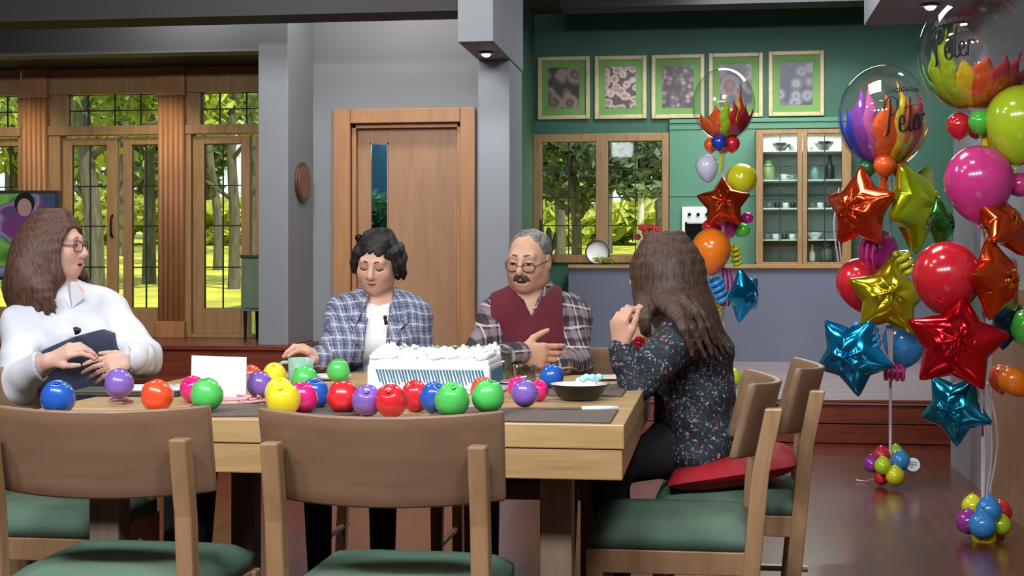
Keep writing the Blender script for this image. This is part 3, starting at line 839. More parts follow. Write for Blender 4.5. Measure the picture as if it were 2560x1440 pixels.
def back_panel():
    """bent plywood back: wraps forward at both ends, leans back towards the top"""
    nu, nv, W, T = 20, 6, .515, .022
    v, f = [], []
    for side in (0, 1):
        for j in range(nv + 1):
            t = j / nv; z = .640 + .190 * t
            for i in range(nu + 1):
                s = -1 + 2 * i / nu
                y = -.245 + .075 * s * s - .05 * (t - .5) + (-T / 2 if side == 0 else T / 2)
                hw = W / 2 * (1.0 - .012 * (1 - t))
                zz = z - .009 * (1 - s * s)
                v.append((s * hw, y, zz))
    N = (nu + 1) * (nv + 1)
    for j in range(nv):
        for i in range(nu):
            a = j * (nu + 1) + i
            f.append((a, a + 1, a + nu + 2, a + nu + 1)); f.append((N + a, N + a + nu + 1, N + a + nu + 2, N + a + 1))
    for i in range(nu):
        f.append((i, N + i, N + i + 1, i + 1)); a = nv * (nu + 1) + i
        f.append((a, a + 1, N + a + 1, N + a))
    for j in range(nv):
        a = j * (nu + 1); f.append((a, a + nu + 1, N + a + nu + 1, N + a)); a += nu
        f.append((a, N + a, N + a + nu + 1, a + nu + 1))
    return make_mesh('backrest', v, f, True)

def make_chair(label):
    t = thing('dining_chair', label, 'chair')
    o = link('backrest', back_panel(), M['chair_back'], t, True)
    b = o.modifiers.new('edge', 'BEVEL'); b.width = .005; b.segments = 2; b.limit_method = 'ANGLE'; b.angle_limit = math.radians(50)
    for s in (-1, 1):
        x = s * .213
        def ring(z, y, dx=0): return [(x + dx - .019, y - .022, z), (x + dx + .019, y - .022, z), (x + dx + .019, y + .022, z), (x + dx - .019, y + .022, z)]
        m = MB(); rs = [ring(0, -.160, s * .008), ring(.42, -.200), ring(.60, -.216), ring(.765, -.250)]
        vs = [p for r in rs for p in r]; fs = [(3, 2, 1, 0), (12, 13, 14, 15)]
        for q in range(3):
            for k_ in range(4): fs.append((4 * q + k_, 4 * q + (k_ + 1) % 4, 4 * q + 4 + (k_ + 1) % 4, 4 * q + 4 + k_))
        m.add(vs, fs); m.build('back_leg', M['chair_wood'], t, bevel=.005, local=True)
        m = MB(); m.hexa([(x - .017, .19, 0), (x + .017, .19, 0), (x + .017, .224, 0), (x - .017, .224, 0)], [(x - .022, .18, .40), (x + .022, .18, .40), (x + .022, .224, .40), (x - .022, .224, .40)])
        m.build('front_leg', M['chair_wood'], t, bevel=.004, local=True)
        MB().box((x - .013, -.19, .34), (x + .013, .185, .40)).build('side_rail', M['chair_wood'], t, bevel=.003, local=True)
        MB().tube([(x, -.235, .16), (x, .205, .16)], .011, 8).build('stretcher', M['chair_wood'], t, local=True)
    MB().box((-.20, .19, .34), (.20, .216, .40)).build('front_rail', M['chair_wood'], t, bevel=.003, local=True)
    MB().box((-.20, -.205, .34), (.20, -.18, .40)).build('back_rail', M['chair_wood'], t, bevel=.003, local=True)
    # cushion: softly domed pad
    m = MB(); nu = 10; vs = []; N2 = (nu + 1) ** 2
    for top in (1, 0):
        for j in range(nu + 1):
            for i in range(nu + 1):
                u, q = -1 + 2 * i / nu, -1 + 2 * j / nu
                ed = (1 - u ** 6) * (1 - q ** 6)
                k_ = .955 + .045 * ed ** .5
                vs.append((u * .232 * k_, .005 + q * .225 * k_, (.435 + .035 * ed ** .5) if top else .40))
    fs = []
    for j in range(nu):
        for i in range(nu):
            a = j * (nu + 1) + i; fs.append((a, a + 1, a + nu + 2, a + nu + 1)); fs.append((N2 + a, N2 + a + nu + 1, N2 + a + nu + 2, N2 + a + 1))
    edge = [i for i in range(nu)] + [i * (nu + 1) + nu for i in range(nu)] + [nu * (nu + 1) + nu - i for i in range(nu)] + [(nu - i) * (nu + 1) for i in range(nu)]
    for i in range(len(edge)):
        a, b_ = edge[i], edge[(i + 1) % len(edge)]; fs.append((a, N2 + a, N2 + b_, b_))
    m.add(vs, fs); m.build('seat_cushion', M['seat_green'], t, True, local=True)
    return t
def at_chair(o, x, y, rz, label, group='matching beech dining chairs'):
    o.location = (x, y, 0); o.rotation_euler = (0, 0, rz); tag(o, label, 'chair', group); return o
c0 = make_chair('chair')
at_chair(c0, -.675, 3.085, 0, 'empty beech chair with a curved back, pushed in before the cake')
CH = [( -1.306, 3.115, 0, 'empty beech chair with a curved back, pushed in before the white card'),
      (-.095, 3.90, math.radians(90), 'empty beech chair with a green seat, beside the chair with the red cushion'),
      (.06, 4.46, math.radians(88), 'beech chair with a red cushion, under the woman in the dark floral blouse'),
      (-.60, 5.00, math.radians(182), 'beech chair behind the man in the maroon vest'),
      (-1.14, 5.03, math.radians(180), 'beech chair behind the woman in the plaid jacket'),
      (-1.84, 3.84, math.radians(-90), 'empty beech chair at the table side, between the woman in white and the near chair'),
      (-2.04, 4.40, math.radians(-82), 'beech chair under the woman in the white shirt')]
for x, y, r, lab in CH: at_chair(copy_tree(c0), x, y, r, lab)

# ------------------------------------------------------------------ red cushion on the chair
def pillow(name, c, sx, sy, h, mat, rotz=0, M3=None):
    nu = 14; vs = []; fs = []; N = (nu + 1) ** 2
    for sg in (1, -1):
        for j in range(nu + 1):
            for i in range(nu + 1):
                u, q = -1 + 2 * i / nu, -1 + 2 * j / nu
                th = ((1 - u * u) * (1 - q * q)) ** .42
                k1 = 1 - .06 * (1 - q * q); k2 = 1 - .06 * (1 - u * u)
                p = Vector((u * sx / 2 * k2 ** -1 * .95, q * sy / 2 * k1 ** -1 * .95, sg * h / 2 * th))
                p = (M3 @ p) if M3 is not None else (Matrix.Rotation(rotz, 3, 'Z') @ p)
                vs.append(Vector(c) + p)
    for j in range(nu):
        for i in range(nu):
            a = j * (nu + 1) + i; fs.append((a, a + 1, a + nu + 2, a + nu + 1)); fs.append((N + a, N + a + nu + 1, N + a + nu + 2, N + a + 1))
    me = make_mesh(name, vs, fs, True)
    return link(name, me, mat)
M['red_cloth'] = plain('red_cushion_cloth', 'b01428', .7, .08, 10, .1, 150)
tag(pillow('red_cushion', (.06, 4.44, .515), .40, .46, .11, M['red_cloth'], 0, Matrix.Rotation(math.radians(-10), 3, 'Y')), 'red cushion under the woman in the dark floral blouse', 'cushion')

# ------------------------------------------------------------------ television on a stand
M['screen_dark'] = plain('black_plastic', '101112', .35, .1)
def screen_mat():
    m = bpy.data.materials.new('television_picture'); m.use_nodes = True
    nt = m.node_tree; nt.nodes.clear()
    o = nt.nodes.new('ShaderNodeOutputMaterial'); e = nt.nodes.new('ShaderNodeEmission'); e.inputs[1].default_value = .55
    n = nt.nodes.new('ShaderNodeTexNoise'); n.inputs['Scale'].default_value = 5.5; n.inputs['Detail'].default_value = 1.5
    nt.links.new(coords(nt, (1, 1, 1.6)), n.inputs[0])
    r = ramp(nt, [(.30, '3f7a34'), (.42, '8bbf52'), (.47, '4b7a70'), (.52, 'a08cae'), (.58, '74487a'), (.66, '3b5c78')])
    nt.links.new(n.outputs[0], r.inputs[0]); nt.links.new(r.outputs[0], e.inputs[0]); nt.links.new(e.outputs[0], o.inputs[0])
    return m
tvz = 6.4
A, B = S(-250, 476, tvz), S(146, 476, tvz); Cb = S(146, 700, tvz)
tv = thing('television', 'flat television showing a colourful picture behind the woman in white', 'television', ((A.x + B.x) / 2, (A.y + B.y) / 2, 0))
u = (B - A).normalized(); nrm = -FWD
def slab(a, b, z0, z1, d0, d1):
    p = [a + nrm * d0, b + nrm * d0, b + nrm * d1, a + nrm * d1]
    return [Vector((q.x, q.y, z0)) for q in p], [Vector((q.x, q.y, z1)) for q in p]
zt_, zb_ = A.z, Cb.z
MB().hexa(*slab(A, B, zb_, zt_, -.05, 0)).build('bezel', M['screen_dark'], tv, bevel=.004)
MB().hexa(*slab(A + u * .015, B - u * .015, zb_ + .015, zt_ - .015, 0, .002)).build('screen', screen_mat(), tv)
mid = (A + B) / 2
MB().tube([(mid.x, mid.y + .08, 0.02), (mid.x, mid.y + .08, zt_ - .2)], .03, 12).build('pole', M['screen_dark'], tv, True)
MB().lathe([(0, 0), (.25, 0), (.25, .015), (.05, .03), (0, .03)], (mid.x, mid.y + .08, 0), 28).build('base', M['screen_dark'], tv, True)
# figure of a smiling dark-haired head in the middle of the picture
hd = S(62, 512, tvz) + nrm * .004
def disc(c, rx, rz, d, seg=24): 
    return MB().prism([c + u * (rx * math.cos(2 * math.pi * i / seg)) + UP * (rz * math.sin(2 * math.pi * i / seg)) for i in range(seg)], nrm, d)
disc(hd + UP * .005, .045, .05, .0006).build('screen_hair', emit('screen_hair', '2e2a2c', .5), tv)
disc(hd - UP * .012 + nrm * .0008, .032, .040, .0006).build('screen_face', emit('screen_face', 'b08c80', .6), tv)
disc(hd - UP * .10 + nrm * .0004, .10, .06, .0006).build('screen_shirt', emit('screen_shirt', '7a3f78', .6), tv)

# ------------------------------------------------------------------ green cabinet with flowers by the pillar
gz = 9.75
a = S(582, 637, gz); b = S(690, 637, gz)
gc = thing('green_side_cabinet', 'small dull green side cabinet on thin legs beside the grey pillar', 'cabinet', ((a.x + b.x) / 2, 9.85, .6))
gx0, gx1 = a.x, b.x; gy0, gy1 = 9.58, 9.88
z0_, z1_ = S(600, 780, gz).z, S(600, 637, gz).z
M['cab_green'] = plain('dull_green_paint', '5d7058', .5, .08)
MB().box((gx0, gy0, z0_), (gx1, gy1, z1_ - .02)).build('body', M['cab_green'], gc, bevel=.004)
MB().box((gx0 - .01, gy0 - .012, z1_ - .02), (gx1 + .01, gy1, z1_)).build('top', plain('dark_olive_edge', '2f3a22', .4), gc, bevel=.003)
MB().box((gx0 + .02, gy0 - .010, z0_ + .02), (gx1 - .02, gy0, z1_ - .04)).build('door', M['cab_green'], gc, bevel=.004)
for x_ in (gx0 + .02, gx1 - .02):
    for y_ in (gy0 + .02, gy1 - .02): MB().tube([(x_, y_, .6), (x_, y_, z0_)], [.008, .014], 8).build('leg', M['darkmetal'], gc)
ox, oy_ = S(634, 600, gz).x, 9.72
orc = thing('white_orchid', 'white orchid in a pale pot on the green side cabinet', 'flowers', (ox, oy_, z1_))
MB().lathe([(0, 0), (.045, 0), (.06, .09), (.052, .09), (0, .08)], (ox, oy_, z1_), 18).build('pot', M['white'], orc, True)
st = curve_pts([(ox, oy_, z1_ + .08), (ox - .02, oy_, z1_ + .22), (ox + .0, oy_, z1_ + .36), (ox - .015, oy_, z1_ + .46)], 6)
MB().tube(st, .004, 6).build('stem', M['leaf_b'], orc)
for i in (5, 9, 12, 15, 18):
    p = st[i]; m = MB()
    for q in range(5):
        an = q * 1.2566 + i
        m.ball(p + Vector((.022 * math.cos(an), -.012, .022 * math.sin(an))), (.02, .006, .02), 8, 5)
    m.build('blossom', M['white'], orc, True)

# ------------------------------------------------------------------ placemats, crockery
def on_table(px, py, h=0.0): return WZ(px, py, TZ + h)
M['mat'] = plain('grey_brown_placemat', '5c5048', .7, .12, 40, .2, 300)
def placemat(cx_, cy_, w, d, rot, label):
    tag(MB().cbox((cx_, cy_, TZ + .003), (w, d, .005), rot).build('placemat', M['mat'], bevel=.002), label, 'placemat', 'grey placemats')
placemat(-.44, 3.365, .43, .285, 0, 'grey-brown placemat at the table corner under the black bowl and knife')
placemat(-1.06, 3.40, .42, .28, math.radians(14), 'grey-brown placemat turned askew behind the two near chairs')
placemat(-.38, 4.06, .28, .36, 0, 'grey-brown placemat in front of the woman in the floral blouse')

M['black_ceramic'] = plain('black_ceramic', '1d1e22', .3, .1)
M['china'] = plain('white_china', 'e9e9ea', .25, .02)
# black bowl with white plate and a piece of cake
p = on_table(1448, 1000)
bz = TZ + .0055
bw_ = thing('black_bowl', 'black shallow bowl with a white lining at the table corner', 'bowl', (p.x, p.y, bz))
MB().lathe([(0, 0), (.052, 0), (.058, .006), (.076, .034), (.080, .037), (.075, .037), (.056, .010), (0, .008)], (p.x, p.y, bz), 36).build('body', M['black_ceramic'], bw_, True)
MB().lathe([(0, .030), (.060, .030), (.0765, .0375), (.0715, .0385), (.058, .033), (0, .033)], (p.x, p.y, bz), 36).build('white_lining', M['china'], bw_, True)
cs = thing('cake_piece', 'small piece of white cake with pale blue cream in the black bowl', 'cake', (p.x + .025, p.y, bz + .033))
MB().hexa([(p.x - .012, p.y - .02, bz + .0335), (p.x + .05, p.y - .025, bz + .0335), (p.x + .05, p.y + .02, bz + .0335), (p.x - .012, p.y + .02, bz + .0335)],
          [(p.x - .008, p.y - .016, bz + .05), (p.x + .04, p.y - .02, bz + .048), (p.x + .04, p.y + .018, bz + .048), (p.x - .008, p.y + .018, bz + .055)]).build('sponge', plain('cream_sponge', 'efe4cc', .8, .1, 60), cs, bevel=.005)
m = MB()
for i in range(6): m.ball((p.x + .012 + .008 * i, p.y - .018 + .006 * (i % 3), bz + .052 + .004 * (i % 2)), (.011, .010, .009), 10, 7)
m.build('cream', plain('pale_blue_cream', 'a9dcea', .5, .1, 60), cs, True)
# knife
a, b = on_table(1342, 1022, .008), on_table(1545, 1020, .008)
kn = thing('table_knife', 'white-handled table knife lying on the corner placemat', 'knife', (a.x, a.y, TZ + .006))
q = a.lerp(b, .55)
MB().tube([q, q.lerp(b, .5), b], [.005, .0065, .005], 8).build('handle', M['china'], kn, True)
d = (b - a).normalized(); nn = Vector((-d.y, d.x, 0))
MB().prism([a + nn * .001, a + nn * .011 + d * .02, q + nn * .009, q - nn * .004, a - nn * .002 + d * .01], (0, 0, 1), .0015).build('blade', M['steel'], kn)
a, b = on_table(1500, 955), on_table(1535, 944)
tag(MB().cbox(((a.x + b.x) / 2, (a.y + b.y) / 2, TZ + .009), (.09, .11, .006), .3).build('folded_napkin', M['china'], bevel=.002), 'small folded white napkin beside the sleeve of the floral blouse', 'napkin')

# drinking glasses
M['tumbler'] = thin_glass('tumbler_glass', 'eef4f2', .35)
def tumbler(px, py, r, h, label):
    p = on_table(px, py)
    o = MB().lathe([(0, .0), (r * .82, 0), (r * .9, .01), (r, h), (r - .003, h), (r * .86, .014), (0, .012)], p, 28).build('drinking_glass', M['tumbler'], None, True)
    tag(o, label, 'glass', 'clear tumblers')
    MB().tube([p + Vector((r * math.cos(i * .2244), r * math.sin(i * .2244), h)) for i in range(28)], .0016, 6, True).build('rim', M['tumbler'], o, True)
    MB().lathe([(0, .0125), (r * .8, .0125), (r * .84, h * .45), (0, h * .45)], p, 24).build('water', thin_glass('water', 'e6ecec', .2), o, True)
tumbler(1257, 946, .031, .096, 'clear tumbler beside the cake, in front of the man in the vest')
tumbler(1312, 985, .033, .080, 'clear tumbler behind the purple balloon near the blue balloon')
def plate(px, py, r, label, rim=None):
    p = on_table(px, py)
    t = thing('plate', label, 'plate', p)
    MB().lathe([(0, 0), (r * .6, 0), (r, .012), (r * .98, .015), (r * .6, .004), (0, .004)], p, 36).build('dish', M['china'], t, True)
    if rim: MB().tube([p + Vector((r * math.cos(i * .1745), r * math.sin(i * .1745), .0135)) for i in range(36)], .003, 6, True).build('rim', plain('dark_blue_rim', '23233a', .4), t, True)
    return p
plate(1280, 968, .046, 'small white plate with a dark rim next to the clear tumblers', True)
pp = plate(820, 949, .072, 'white plate in front of the woman in the plaid jacket')
a = pp + Vector((-.09, -.03, .02)); b = pp + Vector((-.01, -.05, .012))
fk = thing('dessert_fork', 'dark fork resting on the white plate', 'fork', a)
MB().tube([a, a.lerp(b, .6)], [.004, .003], 6).build('handle', M['darkmetal'], fk)
m = MB()
for k_ in (-1, 0, 1): m.tube([a.lerp(b, .6), a.lerp(b, .72) + Vector((0, .005 * k_, 0)), b + Vector((0, .005 * k_, 0))], .0016, 5)
m.build('tines', M['darkmetal'], fk)

# teal mug
p = on_table(752, 957)
mg = thing('mug', 'pale teal mug behind the green balloon', 'mug', p)
M['teal'] = plain('pale_teal_glaze', '8fb8a8', .3, .04)
MB().lathe([(0, 0), (.034, 0), (.037, .006), (.038, .075), (.034, .075), (.033, .008), (0, .006)], p, 30).build('body', M['teal'], mg, True)
hp = [p - RIGHT * .036 + UP * .062, p - RIGHT * .06 + UP * .058, p - RIGHT * .062 + UP * .03, p - RIGHT * .036 + UP * .018]
MB().tube(curve_pts(hp, 5), .0055, 8).build('handle', M['teal'], mg, True)
MB().lathe([(0, .06), (.0335, .06), (.0335, .062), (0, .062)], p, 24).build('coffee', plain('coffee', '3a2418', .2), mg)

# dark tray with printed paper, white card
p = on_table(330, 985)
tr = thing('slate_tray', 'dark slate tray in front of the woman in white', 'tray', (p.x, p.y, TZ))
MB().cbox((p.x, p.y, TZ + .005), (.30, .17, .008), math.radians(6)).build('slab', plain('dark_slate', '2c2b2c', .6, .2, 20), tr, bevel=.003)
MB().cbox((p.x, p.y, TZ + .0115), (.29, .16, .005), math.radians(6)).build('raised_rim', plain('grey_slate', '45423f', .6, .2, 20), tr, bevel=.002)
pp_ = thing('printed_leaflet', 'white leaflet with a pale blue print on the slate tray', 'paper', (p.x + .06, p.y, TZ + .014))
MB().cbox((p.x + .055, p.y + .01, TZ + .0185), (.16, .12, .008), math.radians(14)).build('sheet', M['china'], pp_)
for i in range(4):
    MB().cbox((p.x + .085, p.y - .025 + .02 * i, TZ + .0232), (.05, .009, .0012), math.radians(14)).build('print_block', plain('pale_blue_print', ('9cc4d0', '6d8c98', 'b0d4de', '5a6c78')[i], .6), pp_)
p = on_table(548, 1000)
wc = thing('white_card', 'folded blank white card standing behind the green balloon', 'card', p)
ax = (RIGHT + FWD * .12).normalized(); an = Vector((-ax.y, ax.x, 0))
hgt, wd = .118, .142
for s, nm in ((-1, 'front_panel'), (1, 'back_panel')):
    b0 = p - ax * wd / 2 + an * (.028 * s); b1 = p + ax * wd * .5 + an * (.028 * s)
    t0 = p - ax * wd / 2 + an * (.002 * s) + UP * hgt; t1 = p + ax * wd / 2 + an * (.002 * s) + UP * (hgt - .006)
    MB().prism([b0, b1, t1, t0], an, .0016 * s).build(nm, M['china'], wc)

# ------------------------------------------------------------------ cake
M['cream'] = plain('white_whipped_cream', 'f4f6f4', .55, .02, 30, sss=.1)
f0 = on_table(912, 984); f1 = on_table(1228, 984)
cxm = (f0.x + f1.x) / 2; cw = (f1.x - f0.x); cy0 = (f0.y + f1.y) / 2; cdp = .25
cyc = cy0 + cdp / 2
ck = thing('birthday_cake', 'white cream cake with piped rosettes on a board with a striped paper skirt', 'cake', (cxm, cyc, TZ))
MB().cbox((cxm, cyc, TZ + .006), (cw + .06, cdp + .06, .010)).build('board', M['china'], ck, bevel=.004)
MB().cbox((cxm, cyc, TZ + .045), (cw, cdp, .068)).build('paper_skirt', M['china'], ck, bevel=.006)
MB().cbox((cxm, cyc, TZ + .084), (cw - .006, cdp - .006, .022)).build('sponge', M['cream'], ck, bevel=.009, seg=3)
m = MB(); ns = 34
for i in range(ns):
    x = cxm - cw / 2 + .025 + (cw - .05) * i / (ns - 1); hgt = .046 * (.75 + .25 * math.sin(i * .9) ** 2)
    z = TZ + .066; y = cyc - cdp / 2 - .0005
    m.hexa([(x + .012, y - .0015, z - hgt), (x + .0155, y - .0015, z - hgt), (x + .0155, y, z - hgt), (x + .012, y, z - hgt)], [(x, y - .0015, z), (x + .0055, y - .0015, z), (x + .0055, y, z), (x, y, z)])
for i in range(24):
    y = cyc - cdp / 2 + .02 + (cdp - .04) * i / 23; z = TZ + .066; x = cxm + cw / 2 + .0005
    m.hexa([(x, y + .01, z - .045), (x + .0015, y + .01, z - .045), (x + .0015, y + .0135, z - .045), (x, y + .0135, z - .045)], [(x, y, z), (x + .0015, y, z), (x + .0015, y + .0045, z), (x, y + .0045, z)])
tag(m.build('skirt_stripes', plain('blue_grey_stripe', '41728a', .5, .2, 30), ck), kind='stuff')
def rosette(c, r):
    """spiral of piped cream"""
    pts = []; rs = []
    for i in range(30):
        t = i / 29; a = t * 4.2 * math.pi; rr = r * .68 * (1 - t) + .0005
        pts.append(Vector(c) + Vector((rr * math.cos(a), rr * math.sin(a), r * .25 + r * .85 * t))); rs.append(r * (.36 - .22 * t))
    return MB().tube(pts, rs, 7).ball(Vector(c) + Vector((0, 0, r * .3)), (r * .7, r * .7, r * .4), 12, 6)
rr_ = random.Random(3)
proto_me = make_mesh('rosette', rosette((0, 0, 0), .024).v, rosette((0, 0, 0), .024).f, True); proto_me.materials.append(M['cream'])
M['green_bit'] = plain('green_sugar_leaf', '7fbf95', .5, .2, 30)
for i in range(8):
    for j in range(6):
        o = link('rosette', proto_me, None, ck)
        s = rr_.uniform(.85, 1.15) * (1.15 if i in (0, 7) else 1)
        o.location = (cxm - cw / 2 + .024 + (cw - .048) * i / 7 + rr_.uniform(-.003, .003), cyc - cdp / 2 + .024 + (cdp - .048) * j / 5, TZ + .092)
        o.scale = (s, s, s * rr_.uniform(.8, 1.3)); o.rotation_euler = (0, 0, rr_.uniform(0, 6.2))
for i in range(16):
    x = cxm + rr_.uniform(-.45, .47) * cw; y = cyc + rr_.uniform(-.45, .3) * cdp
    MB().ball((x, y, TZ + .122), (.008, .004, .003), 8, 5, Matrix.Rotation(rr_.uniform(0, 3), 3, 'Z')).build('sugar_leaf', M['green_bit'], ck, True)

# ------------------------------------------------------------------ little balloons lying on the table
BC = {'blue': '1b56b4', 'purple': '7d5cb4', 'orange': 'ef4a1e', 'magenta': 'd81877', 'green': '4fc25a', 'red': 'd81f2a', 'yellow': 'f2dc28', 'coral': 'e8482c'}
BM = {}
def latex(name, col, rough=.22, trans=0.0):
    m, nt, b = new_mat(name)
    lw = nt.nodes.new('ShaderNodeLayerWeight'); lw.inputs[0].default_value = .35
    c = np.array(lin(col))
    mx = nt.nodes.new('ShaderNodeMix'); mx.data_type = 'RGBA'
    mx.inputs[6].default_value = (*np.minimum(c * 1.12 + .01, 1), 1); mx.inputs[7].default_value = (*(c * .8), 1)
    nt.links.new(lw.outputs['Facing'], mx.inputs[0]); nt.links.new(mx.outputs[2], b.inputs['Base Color'])
    setp(b, rough=rough, coat=.4, coat_rough=.06, sss=.0, trans=trans)
    b.inputs['Subsurface Radius'].default_value = (.02, .02, .02)
    return m
for k_, v_ in BC.items(): BM[k_] = latex(k_ + '_latex', v_)
R0 = .0375
prof = [(0, .88), (.10, .885), (.20, .92), (.32, .965), (.45, .955), (.62, .83), (.80, .60), (.93, .32), (1.0, 0), (.97, -.26), (.86, -.52), (.68, -.74), (.45, -.89), (.22, -.97), (0, -1.0)]
bl_me = make_mesh('balloon_skin', MB().lathe([(r * R0, h * R0) for r, h in prof][::-1], (0, 0, 0), 28).v, MB().lathe([(r * R0, h * R0) for r, h in prof][::-1], (0, 0, 0), 28).f, True)
kn_me = make_mesh('knot', MB().lathe([(.001, .8 * R0), (.0035, .86 * R0), (.003, .9 * R0), (.0055, .96 * R0), (.006, .98 * R0), (0, .97 * R0)], (0, 0, 0), 12).v, MB().lathe([(.001, .8 * R0), (.0035, .86 * R0), (.003, .9 * R0), (.0055, .96 * R0), (.006, .98 * R0), (0, .97 * R0)], (0, 0, 0), 12).f, True)
M['pink_ribbon'] = plain('pale_pink_ribbon', 'd79aa6', .35, .1)
balls = [(145, 1002, 'blue', 'small blue balloon on the table beside the empty near chair and the purple balloon', 1.1), (298, 975, 'purple', 'small purple balloon on the slate tray edge in front of the woman in white', 1),
 (393, 990, 'orange', 'small bright orange balloon in front of the slate tray', 1.05), (484, 973, 'magenta', 'small magenta balloon half behind the green one by the white card', .95), (517, 994, 'green', 'small green balloon in front of the white card', 1.05),
 (628, 942, 'coral', 'small coral red balloon half hidden behind the purple one by the white card', .9), (649, 961, 'purple', 'small purple balloon between the white card and the yellow balloons', .95), (686, 938, 'yellow', 'small yellow balloon beside the teal mug', .95),
 (762, 948, 'green', 'small green balloon in front of the teal mug', 1.0), (699, 981, 'yellow', 'small yellow balloon behind another yellow one, touching the magenta one', 1.0), (708, 1010, 'yellow', 'frontmost small yellow balloon at the table edge', 1.1),
 (756, 996, 'magenta', 'small magenta balloon between yellow and blue balloons', 1.0), (787, 985, 'blue', 'small blue balloon behind the magenta one near the teal mug', 1.0), (846, 941, 'green', 'small green balloon lying on the white plate', .9),
 (858, 993, 'red', 'small red balloon standing alone between the blue one and the cake', 1.05), (918, 1001, 'purple', 'small purple balloon left touching a red one in front of the cake corner', 1.0), (978, 1008, 'red', 'small red balloon touching the purple one in front of the cake', 1.05),
 (1040, 991, 'red', 'small red balloon next to the blue one in front of the striped skirt', 1.0), (1086, 994, 'blue', 'small blue balloon between red and green ones in front of the striped skirt', 1.0), (1130, 1020, 'green', 'frontmost small green balloon at the table edge, below the cake', 1.1),
 (1208, 976, 'coral', 'small coral balloon behind the green one at the cake corner', .9), (1220, 998, 'green', 'small green balloon at the cake corner beside the placemat', 1.05), (1296, 968, 'magenta', 'small magenta balloon behind the purple one by the tumblers', .8),
 (1312, 990, 'purple', 'small purple balloon in front of the clear tumbler', .9), (1379, 942, 'blue', 'small blue balloon near the elbow of the man in the vest', .95), (1345, 976, 'magenta', 'small magenta balloon between the tumbler and the black bowl', .75)]
for (px, yc, col, lab, sc_) in balls:
    z = max((CAM_H - TZ - R0 * sc_) * FPX / (yc - YH), 3.345 - .00005 * (px - 1100))
    p = S(px, yc, z); p.z = TZ + R0 * sc_ * 1.002 + (.016 if px in (298, 846) else 0) + (.006 if px in (517, 1220, 1312) else 0)
    t = thing('small_balloon', lab, 'balloon', p, group='small balloons on the table')
    t.rotation_euler = (rr_.uniform(-.1, .95), rr_.uniform(-.4, .4), rr_.uniform(-.5, .5))
    t.scale = (sc_,) * 3
    o = link('balloon_skin', bl_me.copy(), None, t, True); o.data.materials.append(BM[col])
    o2 = link('knot', kn_me.copy(), None, t, True); o2.data.materials.append(BM[col])
rib = [(300, 1005), (575, 1005), (625, 1000), (655, 1010), (900, 985), (1000, 1015), (1070, 1018), (1240, 960)]
for i, (px, py) in enumerate(rib):
    p = on_table(px, py, .004)
    pts = curve_pts([p + Vector((rr_.uniform(-.05, .05), rr_.uniform(-.02, .03), rr_.uniform(0, .012))) for _ in range(6)], 5)
    nb = ['the orange balloon', 'the white card', 'the purple and yellow balloons', 'the frontmost yellow balloon', 'the lone red balloon', 'the red balloons', 'the frontmost green balloon', 'the coral balloon'][i]
    tag(MB().tube(pts, .0035, 6).build('curled_ribbon', M['pink_ribbon'], None, True), 'curled pale pink ribbon lying beside ' + nb, 'ribbon', 'pink ribbons on the table')

# ------------------------------------------------------------------ balloon columns
def foil(name, col, rough=.16):
    m, nt, b = new_mat(name)
    n = nt.nodes.new('ShaderNodeTexNoise'); n.inputs['Scale'].default_value = 9; n.inputs['Detail'].default_value = 2
    nt.links.new(coords(nt), n.inputs[0]); bump(nt, b, n.outputs[0], .12, .01)
    b.inputs['Base Color'].default_value = (*lin(col), 1)
    setp(b, rough=rough, metal=.85, coat=.3, coat_rough=.05)
    return m
F = {'copper': foil('copper_foil', 'd8481c'), 'lime': foil('lime_foil', 'b8c818'), 'gold': foil('gold_lime_foil', 'c6b414'), 'cyan': foil('cyan_foil', '0a8fc8'), 'teal': foil('teal_foil', '0a86a8'),
     'red': foil('red_foil', 'd40f22'), 'orange': foil('orange_foil', 'dd4a14'), 'navy': foil('navy_foil', '0b4a86'), 'green': foil('green_foil', '3c8f3a')}
L = {k_: latex('balloon_' + k_, v_, .18) for k_, v_ in dict(white='c9c9dc', yellow='c8c410', orange='ee7a10', lime='a9c61c', pink='c8307e', red='c21226', magenta='b01a78', green='48b83c', blue='1c6ab4',
      royal='1c2f98', purple='8c2a8c', sky='2f86c8', dgreen='2e6a3c', coral='e2571c', teal='1b7f78').items()}
M['ink'] = plain('black_lettering', '14100e', .5, .1)
M['pole_white'] = plain('white_balloon_stick', 'c9b8c0', .4, .05)

def face_basis(nrm, roll=0.0):
    nrm = Vector(nrm).normalized()
    e1 = UP.cross(nrm)
    e1 = e1.normalized() if e1.length > 1e-5 else Vector((1, 0, 0))
    e2 = nrm.cross(e1)
    c, s = math.cos(roll), math.sin(roll)
    return e1 * c + e2 * s, e2 * c - e1 * s, nrm

def to_cam(yaw=0.0, pitch=0.0):
    """direction towards the camera turned by yaw (to the right) and pitch (up)"""
    v = -FWD * math.cos(yaw) + RIGHT * math.sin(yaw)
    return (v * math.cos(pitch) + UP * math.sin(pitch)).normalized()

